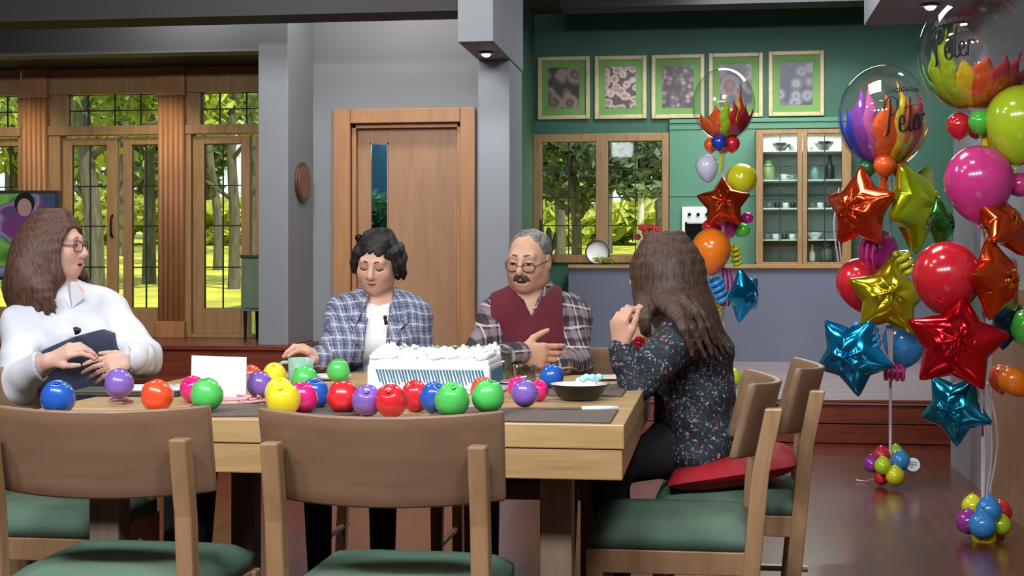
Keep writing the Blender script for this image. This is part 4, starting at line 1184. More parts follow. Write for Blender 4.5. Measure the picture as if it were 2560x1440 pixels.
def star_mesh(R, inner=.60, H=.46, nr=12, na=100):
    """puffed five-pointed foil star, seam in the plane of the star, creased towards the seam"""
    v, f = [], []
    for side in (1, -1):
        for j in range(nr + 1):
            t = (j / nr) ** .8
            for i in range(na):
                a = 2 * math.pi * i / na
                ph = (a / (2 * math.pi) * 5) % 1.0; tri = abs(ph - .5) * 2         # 1 on a tip, 0 in a notch
                fi = (1 - tri) * math.pi / 5; bx, by = inner * math.cos(math.pi / 5), inner * math.sin(math.pi / 5)
                rb = R * by / (math.cos(fi) * by - math.sin(fi) * (bx - 1))          # straight edge from tip to notch
                rb *= 1 - .04 * (tri > .97)
                prof_ = max(0, 1 - t ** 2.2) ** .62
                h = H * R * prof_ * (.80 + .20 * (1 - tri)) + .012 * R * math.sin(a * 50) * t ** 4 * (1 - t) * 6
                h *= 1 - .30 * tri * t
                v.append((rb * t * math.sin(a), rb * t * math.cos(a), side * h))
    N = (nr + 1) * na
    for j in range(nr):
        for i in range(na):
            a, b = j * na + i, j * na + (i + 1) % na
            f.append((a, a + na, b + na, b)); f.append((N + a, N + b, N + b + na, N + a + na))
    return v, f
STAR = star_mesh(1.0)

def star(name, c, R, nrm, roll, mat, parent, squiggle=None):
    e1, e2, e3 = face_basis(nrm, roll)
    vs = [Vector(c) + (e1 * x + e2 * y + e3 * z) * R for x, y, z in STAR[0]]
    o = link(name, make_mesh(name, vs, STAR[1], True), F[mat], parent)
    if squiggle:
        m = MB()
        for k_ in range(3):
            y0 = .14 - .15 * k_; w = .30 - .06 * abs(k_ - 1)
            pts = []
            for i in range(25):
                x = -w + 2 * w * i / 24
                rr = math.sqrt(x * x + y0 * y0) / .68
                h = .46 * max(0, 1 - rr ** 2.2) ** .62 * .9 + .012
                pts.append(Vector(c) + (e1 * x + e2 * (y0 + .035 * math.sin(i * 1.9)) + e3 * h) * R)
            m.tube(pts, .011 * R, 5)
        m.build('embossed_lettering', squiggle, o)
    return o

def rballoon(name, c, r, mat, parent, stretch=1.14, axis=(0, 0, -1), seg=28):
    """latex balloon: egg-shaped, neck and rolled knot at the end of axis"""
    ax = Vector(axis).normalized(); e1 = ax.orthogonal().normalized(); e2 = ax.cross(e1)
    R3 = Matrix((e1, e2, ax)).transposed()
    pr = []
    for i in range(17):
        t = math.pi * i / 16; zz = -math.cos(t); rr = math.sin(t)
        if zz > 0: zz *= stretch + .12 * zz ** 3; rr *= (1 - .10 * zz ** 2)
        else: zz *= 1.02
        pr.append((max(rr, 0) * r, zz * r))
    e = pr[-1][1]
    pr[-1] = (.05 * r, e * .995)
    pr += [(.035 * r, e + .05 * r), (.09 * r, e + .11 * r), (.075 * r, e + .13 * r), (0, e + .12 * r)]
    return MB().lathe(pr, c, seg, R3).build(name, L[mat] if isinstance(mat, str) else mat, parent, True)

def coil(name, a, b, r, mat, parent, turns=5):
    """modelling balloon twisted into a coil"""
    a, b = Vector(a), Vector(b); ax = (b - a).normalized(); e1 = ax.orthogonal().normalized(); e2 = ax.cross(e1)
    n = turns * 14
    pts = [a.lerp(b, i / n) + (e1 * math.cos(i * 2 * math.pi / 14) + e2 * math.sin(i * 2 * math.pi / 14)) * r for i in range(n + 1)]
    L_ = (b - a).length / turns
    return MB().tube(pts, L_ * .40, 8).build(name, L[mat], parent, True)

bubble_mat = thin_glass('clear_bubble_film', 'fbfcfd', .30, .03)
PETER = [[(.20, .98), (.16, .7), (.10, .35), (.02, .0), (-.08, -.12)], [(-.06, .70), (.02, .92), (.22, 1.02), (.40, .90), (.38, .66), (.22, .52), (.10, .55)],
         [(.42, .20), (.56, .28), (.58, .42), (.49, .46), (.43, .30), (.45, .10), (.56, .03), (.68, .14)], [(.86, .96), (.80, .55), (.75, .16), (.80, .03), (.90, .10)], [(.62, .66), (.84, .68), (1.06, .74)],
         [(.92, .20), (1.05, .28), (1.07, .42), (.98, .46), (.92, .30), (.94, .10), (1.05, .03), (1.17, .14)], [(1.22, .48), (1.20, .28), (1.17, .02)], [(1.19, .28), (1.27, .44), (1.38, .48), (1.42, .40)], [(1.08, .72), (1.24, .73), (1.40, .80)]]
_ft = bpy.data.curves.new('lettering_font', 'FONT'); _ft.body = 'Felicidades'; _ft.shear = .35; _ft.size = 1.0; _ft.offset = .018; _ft.resolution_u = 2
_fo = bpy.data.objects.new('lettering_font', _ft); COL.objects.link(_fo)
bpy.context.view_layer.update()
_fe = _fo.evaluated_get(bpy.context.evaluated_depsgraph_get()); _fm = _fe.to_mesh(); FELIC = ([tuple(v.co) for v in _fm.vertices], [tuple(p.vertices) for p in _fm.polygons]); _fe.to_mesh_clear()
bpy.data.objects.remove(_fo); bpy.data.curves.remove(_ft)

def bubble(c, r, parent, feathers, text=None, stretch=1.08, seed=1):
    """clear film balloon with coloured feathers inside and lettering on the film"""
    c = Vector(c)
    o = MB().ball(c, (r, r, r * stretch), 48, 32).build('bubble_balloon', bubble_mat, parent, True)
    tag(o, 'clear bubble balloon with coloured feathers inside')
    rg = random.Random(seed)
    for (yaw, top, wid, col, inn) in feathers:
        # a feather hugs the inside of the film from the bottom up to a height, ragged at the tip
        v, f = [], []; n = 12; rr = r * inn
        base = -1.25; yw = math.radians(yaw)
        for i in range(n + 1):
            t = i / n; el = base + (top - base) * t
            w = wid * (.45 + .75 * math.sin(math.pi * min(1, t * .8 + .12))) * (1 if i % 2 else .96) * (1 - t ** 6)
            wv = max(w / max(math.cos(el), .22), .004)
            wv = min(wv, 1.2)
            for k_ in range(5):
                a = yw + wv * (k_ - 2) / 2 + .05 * math.sin(i * 1.3 + yaw)
                ee = el + (.06 * (k_ % 2) if i == n else 0)
                d = -FWD * math.cos(a) + RIGHT * math.sin(a)
                rk = rr * (1 - .018 * abs(k_ - 2))
                v.append(c + d * (rk * math.cos(ee)) + UP * (rk * stretch * math.sin(ee)))
        for i in range(n):
            for k_ in range(4):
                a = i * 5 + k_; f.append((a, a + 1, a + 6, a + 5))
        q = link('feather', make_mesh('feather', v, f, True), FE[col], o)
        s = q.modifiers.new('thickness', 'SOLIDIFY'); s.thickness = .002
    if text:
        (yaw, el, hgt, gap) = text
        d0 = to_cam(math.radians(yaw), math.radians(el)); e1, e2, e3 = face_basis(d0, math.radians(6))
        e1 = -e1 if e1.dot(RIGHT) < 0 else e1
        def on(u_, v_):
            p = (d0 * r + e1 * u_ + e2 * v_).normalized() * (r + .0015)
            p.z *= stretch; return c + p
        m = MB()
        for st in PETER:
            pts = curve_pts([(x, y, 0) for x, y in st], 6); rs = []
            for i in range(len(pts)):
                dv = pts[min(i + 1, len(pts) - 1)] - pts[max(i - 1, 0)]
                rs.append(hgt * (.012 + .022 * abs(dv.y) / max(dv.length, 1e-6)))
            m.tube([on((p.x - .66) * hgt * .95, (p.y - .5) * hgt) for p in pts], rs, 6)
        m.build('name_lettering', M['ink'], o, True)
        s = hgt * .34
        xs = [v[0] for v in FELIC[0]]; mid_ = (max(xs) + min(xs)) / 2
        vs = [on((x - mid_) * s, hgt * gap + y * s) for x, y, z in FELIC[0]]
        q = link('congratulation_lettering', make_mesh('congratulation_lettering', vs, FELIC[1]), M['ink'], o)
        sm = q.modifiers.new('thickness', 'SOLIDIFY'); sm.thickness = .002
    return o
FE = {k_: plain('feather_' + k_, v_, .75, .18, 40) for k_, v_ in dict(red='c01020', orange='ee5a12', yellow='f0c410', lime='a8c414', blue='2636b0', pink='c85a98', purple='8a3ca0', crimson='9c0f2a', green='4fae3c').items()}

def string(pts, parent, r=.003, mat=None): return MB().tube(pts, r, 6).build('string', mat or M['pole_white'], parent)

# ---- column A, behind the woman in the floral blouse
zA = 10.0
base = WZ(1808, 0, .278) if False else None
pA = S(1808, 600, zA)
A_ = thing('balloon_column', 'balloon column with a copper star on the platform before the kitchen counter', 'balloons', (pA.x, pA.y, .278))
def a(px, py, dz=0): return S(px, py, zA + dz)
ka = zA / FPX
MB().tube([(pA.x, pA.y, .29), (pA.x, pA.y, a(0, 380).z)], .010, 10).build('pole', M['pole_white'], A_)
bubble(a(1809, 262), 78 * ka, A_, [(-60, -.35, .35, 'orange', .97), (-25, -.15, .30, 'orange', .96), (-5, .10, .16, 'lime', .98), (14, -.02, .22, 'red', .965), (40, -.12, .35, 'crimson', .975), (75, -.2, .4, 'red', .96), (140, -.3, .5, 'crimson', .95), (-130, -.3, .5, 'orange', .95), (22, .35, .08, 'yellow', .955), (30, .5, .07, 'red', .95)], None, 1.18, 3)
for px, py, r, col, dz in ((1778, 362, 18, 'coral', .02), (1798, 355, 20, 'royal', -.08), (1830, 359, 20, 'red', -.03), (1812, 362, 19, 'coral', .10)):
    rballoon('collar_balloon', a(px, py, dz), r * ka, col, A_, 1.05, (0, 0, -1), 20)
rballoon('round_balloon', a(1767, 415, .05), 29 * ka, 'white', A_, 1.35, (.1, 0, -1))
rballoon('round_balloon', a(1853, 447, .06), 39 * ka, 'yellow', A_, 1.05, (-.5, 0, -.7))
coil('ribbon_coil', a(1797, 385), a(1806, 430), 6 * ka, 'lime', A_, 3) if False else string(curve_pts([a(1799, 380, -.03), a(1803, 400, -.03), a(1800, 430, -.03)], 5), A_, .012, L['lime'])
star('star_balloon', a(1809, 508, -.12), 72 * ka, to_cam(math.radians(-8), .25), .03, 'copper', A_)
rballoon('round_balloon', a(1778, 622, -.16), 49 * ka, 'orange', A_, 1.22, (0, 0, -1))
rballoon('round_balloon', a(1822, 560, .10), 30 * ka, 'magenta', A_)
rballoon('round_balloon', a(1858, 575, .02), 17 * ka, 'green', A_, 1.2, (-.6, 0, -.6))
rballoon('round_balloon', a(1868, 545, .08), 15 * ka, 'magenta', A_, 1.1, (-.8, 0, -.2))
rballoon('round_balloon', a(1775, 568, .05), 20 * ka, 'red', A_, 1.1, (.5, 0, -.5))
coil('coil_balloon', a(1838, 612, -.05), a(1842, 662, -.05), 9 * ka, 'yellow', A_, 4)
coil('coil_balloon', a(1785, 695, -.14), a(1806, 752, -.14), 17 * ka, 'sky', A_, 4)
coil('coil_balloon', a(1788, 755, -.1), a(1792, 790, -.1), 9 * ka, 'yellow', A_, 3)
for dx in (-8, 0, 8): string(curve_pts([a(1815 + dx, 670, -.06), a(1820 + dx * 1.4, 715, -.06), a(1812 + dx, 765, -.04)], 4), A_, .008, L['magenta'])
star('star_balloon', a(1860, 738, -.08), 74 * ka, to_cam(math.radians(50), -.05), .35, 'cyan', A_)
for i, (dx, dy, col) in enumerate(((-.07, 0, 'red'), (.07, 0, 'lime'), (0, -.07, 'blue'), (0, .07, 'yellow'))):
    rballoon('weight_balloon', (pA.x + dx, pA.y + dy, .345), .06, col, A_, 1.05, (0, 0, 1), 18)

# ---- column B, middle of the hall
zB = 7.35
kb = zB / FPX
pB = WZ(2226, 1212, 0)
B_ = thing('balloon_column', 'balloon column with a lettered rainbow bubble and gold star, standing on the floor near the platform', 'balloons', (pB.x, pB.y, 0))
def b(px, py, dz=0): return S(px, py, zB + dz)
MB().tube([(pB.x, pB.y, .05), (pB.x, pB.y, b(0, 430).z)], .0085, 10).build('pole', M['pole_white'], B_)
bubble(b(2211, 293), 114 * kb, B_, [(-95, .1, .30, 'blue', .965), (-68, .1, .24, 'blue', .97), (-50, .48, .24, 'purple', .975), (-36, .5, .2, 'pink', .965), (-12, .32, .26, 'orange', .98), (8, .62, .11, 'yellow', .985), (20, .28, .26, 'orange', .965), (38, .42, .2, 'red', .975), (52, -.15, .3, 'yellow', .96), (25, -.45, .4, 'lime', .97), (80, -.3, .4, 'yellow', .965), (140, .1, .4, 'red', .95), (-150, .2, .4, 'pink', .95)], (12, -1, 84 * kb, .62), 1.14, 5)
for px, py, r, col, dz in ((2168, 418, 23, 'dgreen', .0), (2212, 412, 28, 'coral', -.1), (2246, 416, 24, 'coral', -.02), (2210, 418, 24, 'green', .1)):
    rballoon('collar_balloon', b(px, py, dz), r * kb, col, B_, 1.05, (0, 0, -1), 20)
string(curve_pts([b(2213, 430, -.05), b(2208, 460, -.05), b(2214, 500, -.05)], 5), B_, .022, L['coral'])
star('star_balloon', b(2150, 522, -.08), 112 * kb, to_cam(math.radians(-50), .05), .0, 'copper', B_, F['orange'])
star('star_balloon', b(2288, 512, -.10), 128 * kb, to_cam(math.radians(48), .0), math.radians(36), 'lime', B_, F['gold'])
rballoon('round_balloon', b(2195, 625, .10), 50 * kb, 'magenta', B_)
rballoon('round_balloon', b(2150, 705, .06), 60 * kb, 'red', B_, 1.25, (.25, 0, -1))
star('star_balloon', b(2222, 742, -.16), 110 * kb, to_cam(math.radians(-6), .28), math.radians(-6), 'gold', B_)
coil('coil_balloon', b(2252, 628, -.1), b(2272, 680, -.1), 16 * kb, 'yellow', B_, 3)
for px_, c_ in ((2170, 'pink'), (2185, 'pink')): string(curve_pts([b(px_, 610, -.08), b(px_ - 4, 645, -.1), b(px_ + 4, 690, -.06)], 4), B_, .006, L[c_])
for q in range(2): string(curve_pts([b(2098 + 8 * q, 470, -.02), b(2085 + 10 * q, 560, -.02), b(2096 + 8 * q, 655, .0)], 5), B_, .004)
star('star_balloon', b(2132, 885, -.12), 112 * kb, to_cam(math.radians(-38), -.15), math.radians(40), 'cyan', B_)
coil('coil_balloon', b(2160, 805, -.16), b(2176, 868, -.16), 24 * kb, 'sky', B_, 4)
rballoon('round_balloon', b(2262, 852, .06), 56 * kb, 'sky', B_, 1.1)
coil('coil_balloon', b(2207, 930, -.06), b(2262, 932, -.06), 17 * kb, 'pink', B_, 4)
for q in range(3): string([b(2218 + 6 * q, 812, -.12), b(2224 + 3 * q, 905, -.08)], B_, .005)
for (px, py, r, col, dz) in ((2205, 1140, 23, 'red', .06), (2240, 1132, 20, 'lime', .08), (2252, 1152, 24, 'sky', -.04), (2208, 1165, 22, 'lime', -.08), (2180, 1160, 22, 'purple', .02), (2238, 1190, 24, 'yellow', -.10), (2203, 1195, 18, 'red', -.02)):
    rballoon('weight_balloon', b(px, py, dz), r * kb, col, B_, 1.03, (0, 0, 1), 18)
tg = b(2282, 1162, -.06)
MB().lathe([(0, 0), (21 * kb, 0), (21 * kb, .006), (0, .006)], tg, 28, Matrix.Rotation(math.radians(75), 3, 'X')).build('gift_tag_rim', plain('dark_tag_rim', '3a2a30', .5), B_)
MB().lathe([(0, .0065), (17 * kb, .0065), (17 * kb, .009), (0, .009)], tg, 28, Matrix.Rotation(math.radians(75), 3, 'X')).build('gift_tag', M['white'], B_)
m = MB()
for k_ in range(3): m.tube([tg + RIGHT * (-.018 + .004 * i) + UP * (.014 - .013 * k_ + .002 * math.sin(i * 2)) - FWD * (.012) for i in range(10)], .0012, 4)
m.build('tag_scribble', M['ink'], B_)
string(curve_pts([WZ(2205, 1205, .01), WZ(2185, 1198, .03), WZ(2165, 1203, .008), WZ(2140, 1200, .008)], 5), B_, .004, M['pink_ribbon'])

# ---- column C, beside the grey wall
zC = 5.95
kc = zC / FPX
pC = WZ(2458, 1345, 0)
C_ = thing('balloon_column', 'tall balloon column with a big clear bubble and red star beside the grey wall', 'balloons', (pC.x, pC.y, 0))
def c(px, py, dz=0): return S(px, py, zC + dz)
MB().tube([(pC.x, pC.y, .05), (pC.x, pC.y, c(0, 300).z)], .0085, 10).build('pole', M['pole_white'], C_)
bubble(c(2440, 132), 142 * kc, C_, [(-70, -.05, .22, 'lime', .97), (-52, .3, .16, 'lime', .98), (-30, -.25, .3, 'yellow', .965), (-8, -.2, .32, 'orange', .975), (12, -.22, .26, 'red', .98), (30, -.15, .2, 'red', .965), (50, -.3, .3, 'crimson', .97), (80, -.25, .3, 'yellow', .96), (130, -.3, .4, 'red', .95), (-120, -.2, .4, 'green', .95), (15, -.62, .6, 'crimson', .94)], (-42, 4, 80 * kc, .62), 1.08, 8)
for px, py, r, col, dz in ((2398, 313, 31, 'red', -.02), (2450, 304, 29, 'green', -.11), (2485, 316, 26, 'yellow', .02), (2440, 318, 26, 'red', .1)):
    rballoon('collar_balloon', c(px, py, dz), r * kc, col, C_, 1.05, (0, 0, -1), 20)
rballoon('round_balloon', c(2552, 300, -.16), 84 * kc, 'lime', C_, 1.22, (-.1, 0, -1))
rballoon('round_balloon', c(2447, 450, -.14), 83 * kc, 'pink', C_, 1.18, (0, 0, -1))
rballoon('round_balloon', c(2548, 462, -.12), 30 * kc, 'pink', C_, 1.1, (.6, 0, -.3))
string(curve_pts([c(2462, 335, -.06), c(2466, 360, -.06), c(2470, 400, -.04)], 4), C_, .02, L['yellow'])
star('star_balloon', c(2352, 560, .05), 74 * kc, to_cam(math.radians(60), .1), .2, 'green', C_)
rballoon('round_balloon', c(2368, 690, -.14), 84 * kc, 'red', C_, 1.08, (0, 0, -1))
star('star_balloon', c(2508, 560, -.18), 96 * kc, to_cam(math.radians(40), .5), math.radians(50), 'orange', C_, F['gold'])
star('star_balloon', c(2490, 700, -.22), 112 * kc, to_cam(math.radians(42), .1), math.radians(10), 'orange', C_, F['gold'])
star('star_balloon', c(2392, 858, -.26), 130 * kc, to_cam(math.radians(-12), .22), math.radians(-8), 'red', C_, F['red'])
star('star_balloon', c(2388, 1020, -.04), 102 * kc, to_cam(math.radians(-40), -.1), math.radians(36), 'teal', C_, F['cyan'])
star('star_balloon', c(2520, 800, .0), 85 * kc, to_cam(math.radians(48), .0), .2, 'navy', C_)
rballoon('round_balloon', c(2566, 815, -.06), 42 * kc, 'green', C_)
rballoon('round_balloon', c(2530, 950, -.05), 36 * kc, 'orange', C_, 1.3, (.6, 0, -.7))
rballoon('round_balloon', c(2505, 945, .02), 34 * kc, 'coral', C_, 1.1)
for q, (x0, x1) in enumerate(((2440, 2462), (2452, 2480), (2470, 2492))): string(curve_pts([c(x0, 960, -.14), c((x0 + x1) / 2 + 8, 1050, -.12), c(x1, 1130, -.06), c(2460 + 6 * q, 1240, -.02)], 5), C_, .0035)
for (px, py, r, col, dz) in ((2432, 1266, 28, 'yellow', .05), (2472, 1275, 32, 'sky', -.07), (2420, 1305, 30, 'purple', -.02), (2456, 1312, 34, 'sky', -.11), (2502, 1312, 26, 'lime', -.05), (2460, 1342, 30, 'yellow', -.06), (2502, 1280, 28, 'red', .02), (2490, 1345, 22, 'red', .02)):
    rballoon('weight_balloon', c(px, py, dz), r * kc, col, C_, 1.03, (0, 0, 1), 18)

# ------------------------------------------------------------------ tan wall panel by the near end of the right wall
struct(MB().box((1.32, 3.0, 0), (1.35, 7.1, 1.02)).build('trim_4', wood('tan_wainscot', '7a5c42', '927256', (10, 10, 1.2), .5, 2)), 'tan wooden wall panel beside the balloon column')
struct(MB().box((1.335, 7.1, 0), (1.35, 8.39, .55)).build('baseboard_right', plain('pale_grey_board', '8d8a90', .6)), 'pale grey board at the foot of the grey wall')

# ================================================================== people
# Bodies and clothes are grown as smooth blends of tapered limbs on a fine grid and skinned as one surface.
class Blend:
    def __init__(self, lo, hi, h):
        self.lo = np.array(lo, np.float32); self.h = h
        n = np.ceil((np.array(hi) - self.lo) / h).astype(int) + 1
        self.n = n
        self.ax = [(self.lo[i] + h * np.arange(n[i])).astype(np.float32) for i in range(3)]
        self.F = np.full(n, .5, np.float32)
    def block(self, lo, hi):
        s = []
        for i in range(3):
            a = int(max(0, math.floor((lo[i] - self.lo[i]) / self.h))); b_ = int(min(self.n[i], math.ceil((hi[i] - self.lo[i]) / self.h) + 1))
            if b_ <= a: return None
            s.append(slice(a, b_))
        return tuple(s)
    def xyz(self, s): return self.ax[0][s[0]][:, None, None], self.ax[1][s[1]][None, :, None], self.ax[2][s[2]][None, None, :]
    def mix(self, s, d, k, sub=False):
        A = self.F[s]
        if sub:
            d = -d
            if k > 0:
                hh = np.maximum(k - np.abs(A - d), 0) / k; self.F[s] = np.maximum(A, d) + hh * hh * k * .25
            else: self.F[s] = np.maximum(A, d)
        else:
            if k > 0:
                hh = np.maximum(k - np.abs(A - d), 0) / k; self.F[s] = np.minimum(A, d) - hh * hh * k * .25
            else: self.F[s] = np.minimum(A, d)
    def cap(self, a, b_, ra, rb, k=.02, sq=None, infl=0.0, sub=False):
        a = np.array(a, np.float32); b_ = np.array(b_, np.float32); ra += infl; rb += infl
        R = max(ra, rb) * (max(1, sq[1]) if sq else 1) + k + 3 * self.h
        s = self.block(np.minimum(a, b_) - R, np.maximum(a, b_) + R)
        if s is None: return self
        X, Y, Z = self.xyz(s)
        px, py, pz = X - a[0], Y - a[1], Z - a[2]
        ab = b_ - a
        if sq:
            nv, fct = np.array(sq[0], np.float32), sq[1]
            dn = (px * nv[0] + py * nv[1] + pz * nv[2]) * (1 - 1 / fct)
            px, py, pz = px - nv[0] * dn, py - nv[1] * dn, pz - nv[2] * dn
            ab = ab - nv * (ab @ nv) * (1 - 1 / fct)
        L2 = max(float(ab @ ab), 1e-9)
        t = np.clip((px * ab[0] + py * ab[1] + pz * ab[2]) / L2, 0, 1)
        d = np.sqrt((px - t * ab[0]) ** 2 + (py - t * ab[1]) ** 2 + (pz - t * ab[2]) ** 2) - (ra + (rb - ra) * t)
        self.mix(s, d, k, sub); return self
    def ell(self, c_, r, R=None, k=.02, infl=0.0, sub=False):
        c_ = np.array(c_, np.float32); r = np.array(r, np.float32) + infl
        m = r.max() + k + 3 * self.h
        s = self.block(c_ - m, c_ + m)
        if s is None: return self
        X, Y, Z = self.xyz(s); px, py, pz = X - c_[0], Y - c_[1], Z - c_[2]
        if R is not None:
            q = [px * R[0][i] + py * R[1][i] + pz * R[2][i] for i in range(3)]
        else: q = [px, py, pz]
        k0 = np.sqrt(sum((q[i] / r[i]) ** 2 for i in range(3))); k1 = np.sqrt(sum((q[i] / r[i] ** 2) ** 2 for i in range(3))) + 1e-6
        self.mix(s, k0 * (k0 - 1) / k1, k, sub); return self
    def path(self, pts, rs, k=.01, infl=0.0, sq=None):
        for i in range(len(pts) - 1): self.cap(pts[i], pts[i + 1], rs[i], rs[i + 1], k, sq, infl)
        return self
    def grid(self): return self.xyz((slice(None),) * 3)
    def keep(self, d): self.F = np.maximum(self.F, d.astype(np.float32)); return self       # keep where d < 0
    def cut(self, d): self.F = np.maximum(self.F, -d.astype(np.float32)); return self        # remove where d < 0
    def ripple(self, amp, freq, seed=0):
        X, Y, Z = self.grid()
        self.F = self.F + (amp * (np.sin(X * freq + 1.3 * np.sin(Z * freq * .6 + seed)) + np.sin(Z * freq * 1.3 + 1.7 * np.sin(Y * freq * .7 + X * freq * .5 + seed * 2)) * .8)).astype(np.float32)
        return self
    def mesh(self):
        F_ = self.F; F_[0] = .5; F_[-1] = .5; F_[:, 0] = .5; F_[:, -1] = .5; F_[:, :, 0] = .5; F_[:, :, -1] = .5
        Sg = F_ < 0
        cnt = np.zeros(np.array(F_.shape) - 1, np.uint8)
        for dx in (0, 1):
            for dy in (0, 1):
                for dz_ in (0, 1): cnt += Sg[dx:F_.shape[0] - 1 + dx, dy:F_.shape[1] - 1 + dy, dz_:F_.shape[2] - 1 + dz_]
        act = (cnt > 0) & (cnt < 8)
        idx = np.argwhere(act); vid = np.full(act.shape, -1, np.int32); vid[act] = np.arange(len(idx), dtype=np.int32)
        cor = [(0, 0, 0), (1, 0, 0), (0, 1, 0), (1, 1, 0), (0, 0, 1), (1, 0, 1), (0, 1, 1), (1, 1, 1)]
        V = [F_[idx[:, 0] + c_[0], idx[:, 1] + c_[1], idx[:, 2] + c_[2]] for c_ in cor]
        acc = np.zeros((len(idx), 3)); n = np.zeros(len(idx))
        for i, j in ((0, 1), (2, 3), (4, 5), (6, 7), (0, 2), (1, 3), (4, 6), (5, 7), (0, 4), (1, 5), (2, 6), (3, 7)):
            mk = (V[i] < 0) != (V[j] < 0)
            t = V[i][mk] / (V[i][mk] - V[j][mk])
            ci, cj = np.array(cor[i], float), np.array(cor[j], float)
            acc[mk] += ci + t[:, None] * (cj - ci); n[mk] += 1
        P = self.lo + self.h * (idx + acc / n[:, None])
        quads = []
        a0 = Sg[:-1, 1:-1, 1:-1] != Sg[1:, 1:-1, 1:-1]; I = np.argwhere(a0) + (0, 1, 1); fl_ = Sg[I[:, 0], I[:, 1], I[:, 2]]
        q = np.stack([vid[I[:, 0], I[:, 1] - 1, I[:, 2] - 1], vid[I[:, 0], I[:, 1], I[:, 2] - 1], vid[I[:, 0], I[:, 1], I[:, 2]], vid[I[:, 0], I[:, 1] - 1, I[:, 2]]], 1); q[~fl_] = q[~fl_][:, ::-1]; quads.append(q)
        a0 = Sg[1:-1, :-1, 1:-1] != Sg[1:-1, 1:, 1:-1]; I = np.argwhere(a0) + (1, 0, 1); fl_ = Sg[I[:, 0], I[:, 1], I[:, 2]]
        q = np.stack([vid[I[:, 0] - 1, I[:, 1], I[:, 2] - 1], vid[I[:, 0] - 1, I[:, 1], I[:, 2]], vid[I[:, 0], I[:, 1], I[:, 2]], vid[I[:, 0], I[:, 1], I[:, 2] - 1]], 1); q[~fl_] = q[~fl_][:, ::-1]; quads.append(q)
        a0 = Sg[1:-1, 1:-1, :-1] != Sg[1:-1, 1:-1, 1:]; I = np.argwhere(a0) + (1, 1, 0); fl_ = Sg[I[:, 0], I[:, 1], I[:, 2]]
        q = np.stack([vid[I[:, 0] - 1, I[:, 1] - 1, I[:, 2]], vid[I[:, 0], I[:, 1] - 1, I[:, 2]], vid[I[:, 0], I[:, 1], I[:, 2]], vid[I[:, 0] - 1, I[:, 1], I[:, 2]]], 1); q[~fl_] = q[~fl_][:, ::-1]; quads.append(q)
        return P.astype(np.float32), np.concatenate(quads).astype(np.int32)
    def build(self, name, mat, parent, color=None):
        P, Q = self.mesh()
        me = make_mesh(name, P, Q, True)
        if color is not None:
            ca = me.color_attributes.new('tint', 'FLOAT_COLOR', 'POINT')
            ca.data.foreach_set('color', np.concatenate([color(P), np.ones((len(P), 1))], 1).astype(np.float32).ravel())
        return link(name, me, mat, parent)

def span(prims, pad=.05):
    P = np.array([p for pr in prims for p in pr])
    return P.min(0) - pad, P.max(0) + pad

class Figure:
    """limbs as (kind, args, tag); clothes re-use the limbs, thicker"""
    def __init__(self): self.p = []
    def cap(self, a, b_, ra, rb, tag_, k=.03, sq=None): self.p.append(('cap', (Vector(a), Vector(b_), ra, rb), k, sq, tag_))
    def ell(self, c_, r, R, tag_, k=.02, sub=False): self.p.append(('ell', (Vector(c_), r, R, sub), k, None, tag_))
    def bounds(self, tags, pad):
        lo = np.full(3, 1e9); hi = -lo
        for kind, ar, k, sq, tg_ in self.p:
            if tg_ not in tags or (kind == 'ell' and ar[3]): continue
            if kind == 'cap':
                R = max(ar[2], ar[3]) * (max(1, sq[1]) if sq else 1)
                for q in ar[:2]: lo = np.minimum(lo, np.array(q) - R); hi = np.maximum(hi, np.array(q) + R)
            else:
                R = max(ar[1]); lo = np.minimum(lo, np.array(ar[0]) - R); hi = np.maximum(hi, np.array(ar[0]) + R)
        return lo - pad, hi + pad
    def grow(self, tags, h, infl=0.0, into=None, pad=.03):
        g = into or Blend(*self.bounds(tags, pad + infl), h)
        for kind, ar, k, sq, tg_ in self.p:
            if tg_ not in tags: continue
            if kind == 'cap': g.cap(ar[0], ar[1], ar[2], ar[3], k, sq, infl)
            else: g.ell(ar[0], ar[1], ar[2], k, 0 if ar[3] else infl, ar[3])
        return g

def head_frame(yaw, pitch=0.0, roll=0.0):
    """columns: person's right, forward, up. yaw 0 looks at the camera, + to the right of the picture; pitch + looks down"""
    f_ = -FWD * math.cos(yaw) + RIGHT * math.sin(yaw)
    x = f_.cross(UP).normalized()
    f2 = (f_ * math.cos(pitch) - UP * math.sin(pitch)).normalized(); u2 = x.cross(f2).normalized()
    c_, s_ = math.cos(roll), math.sin(roll)
    x2 = x * c_ + u2 * s_; u3 = u2 * c_ - x * s_
    return Matrix((x2, f2, u3)).transposed()

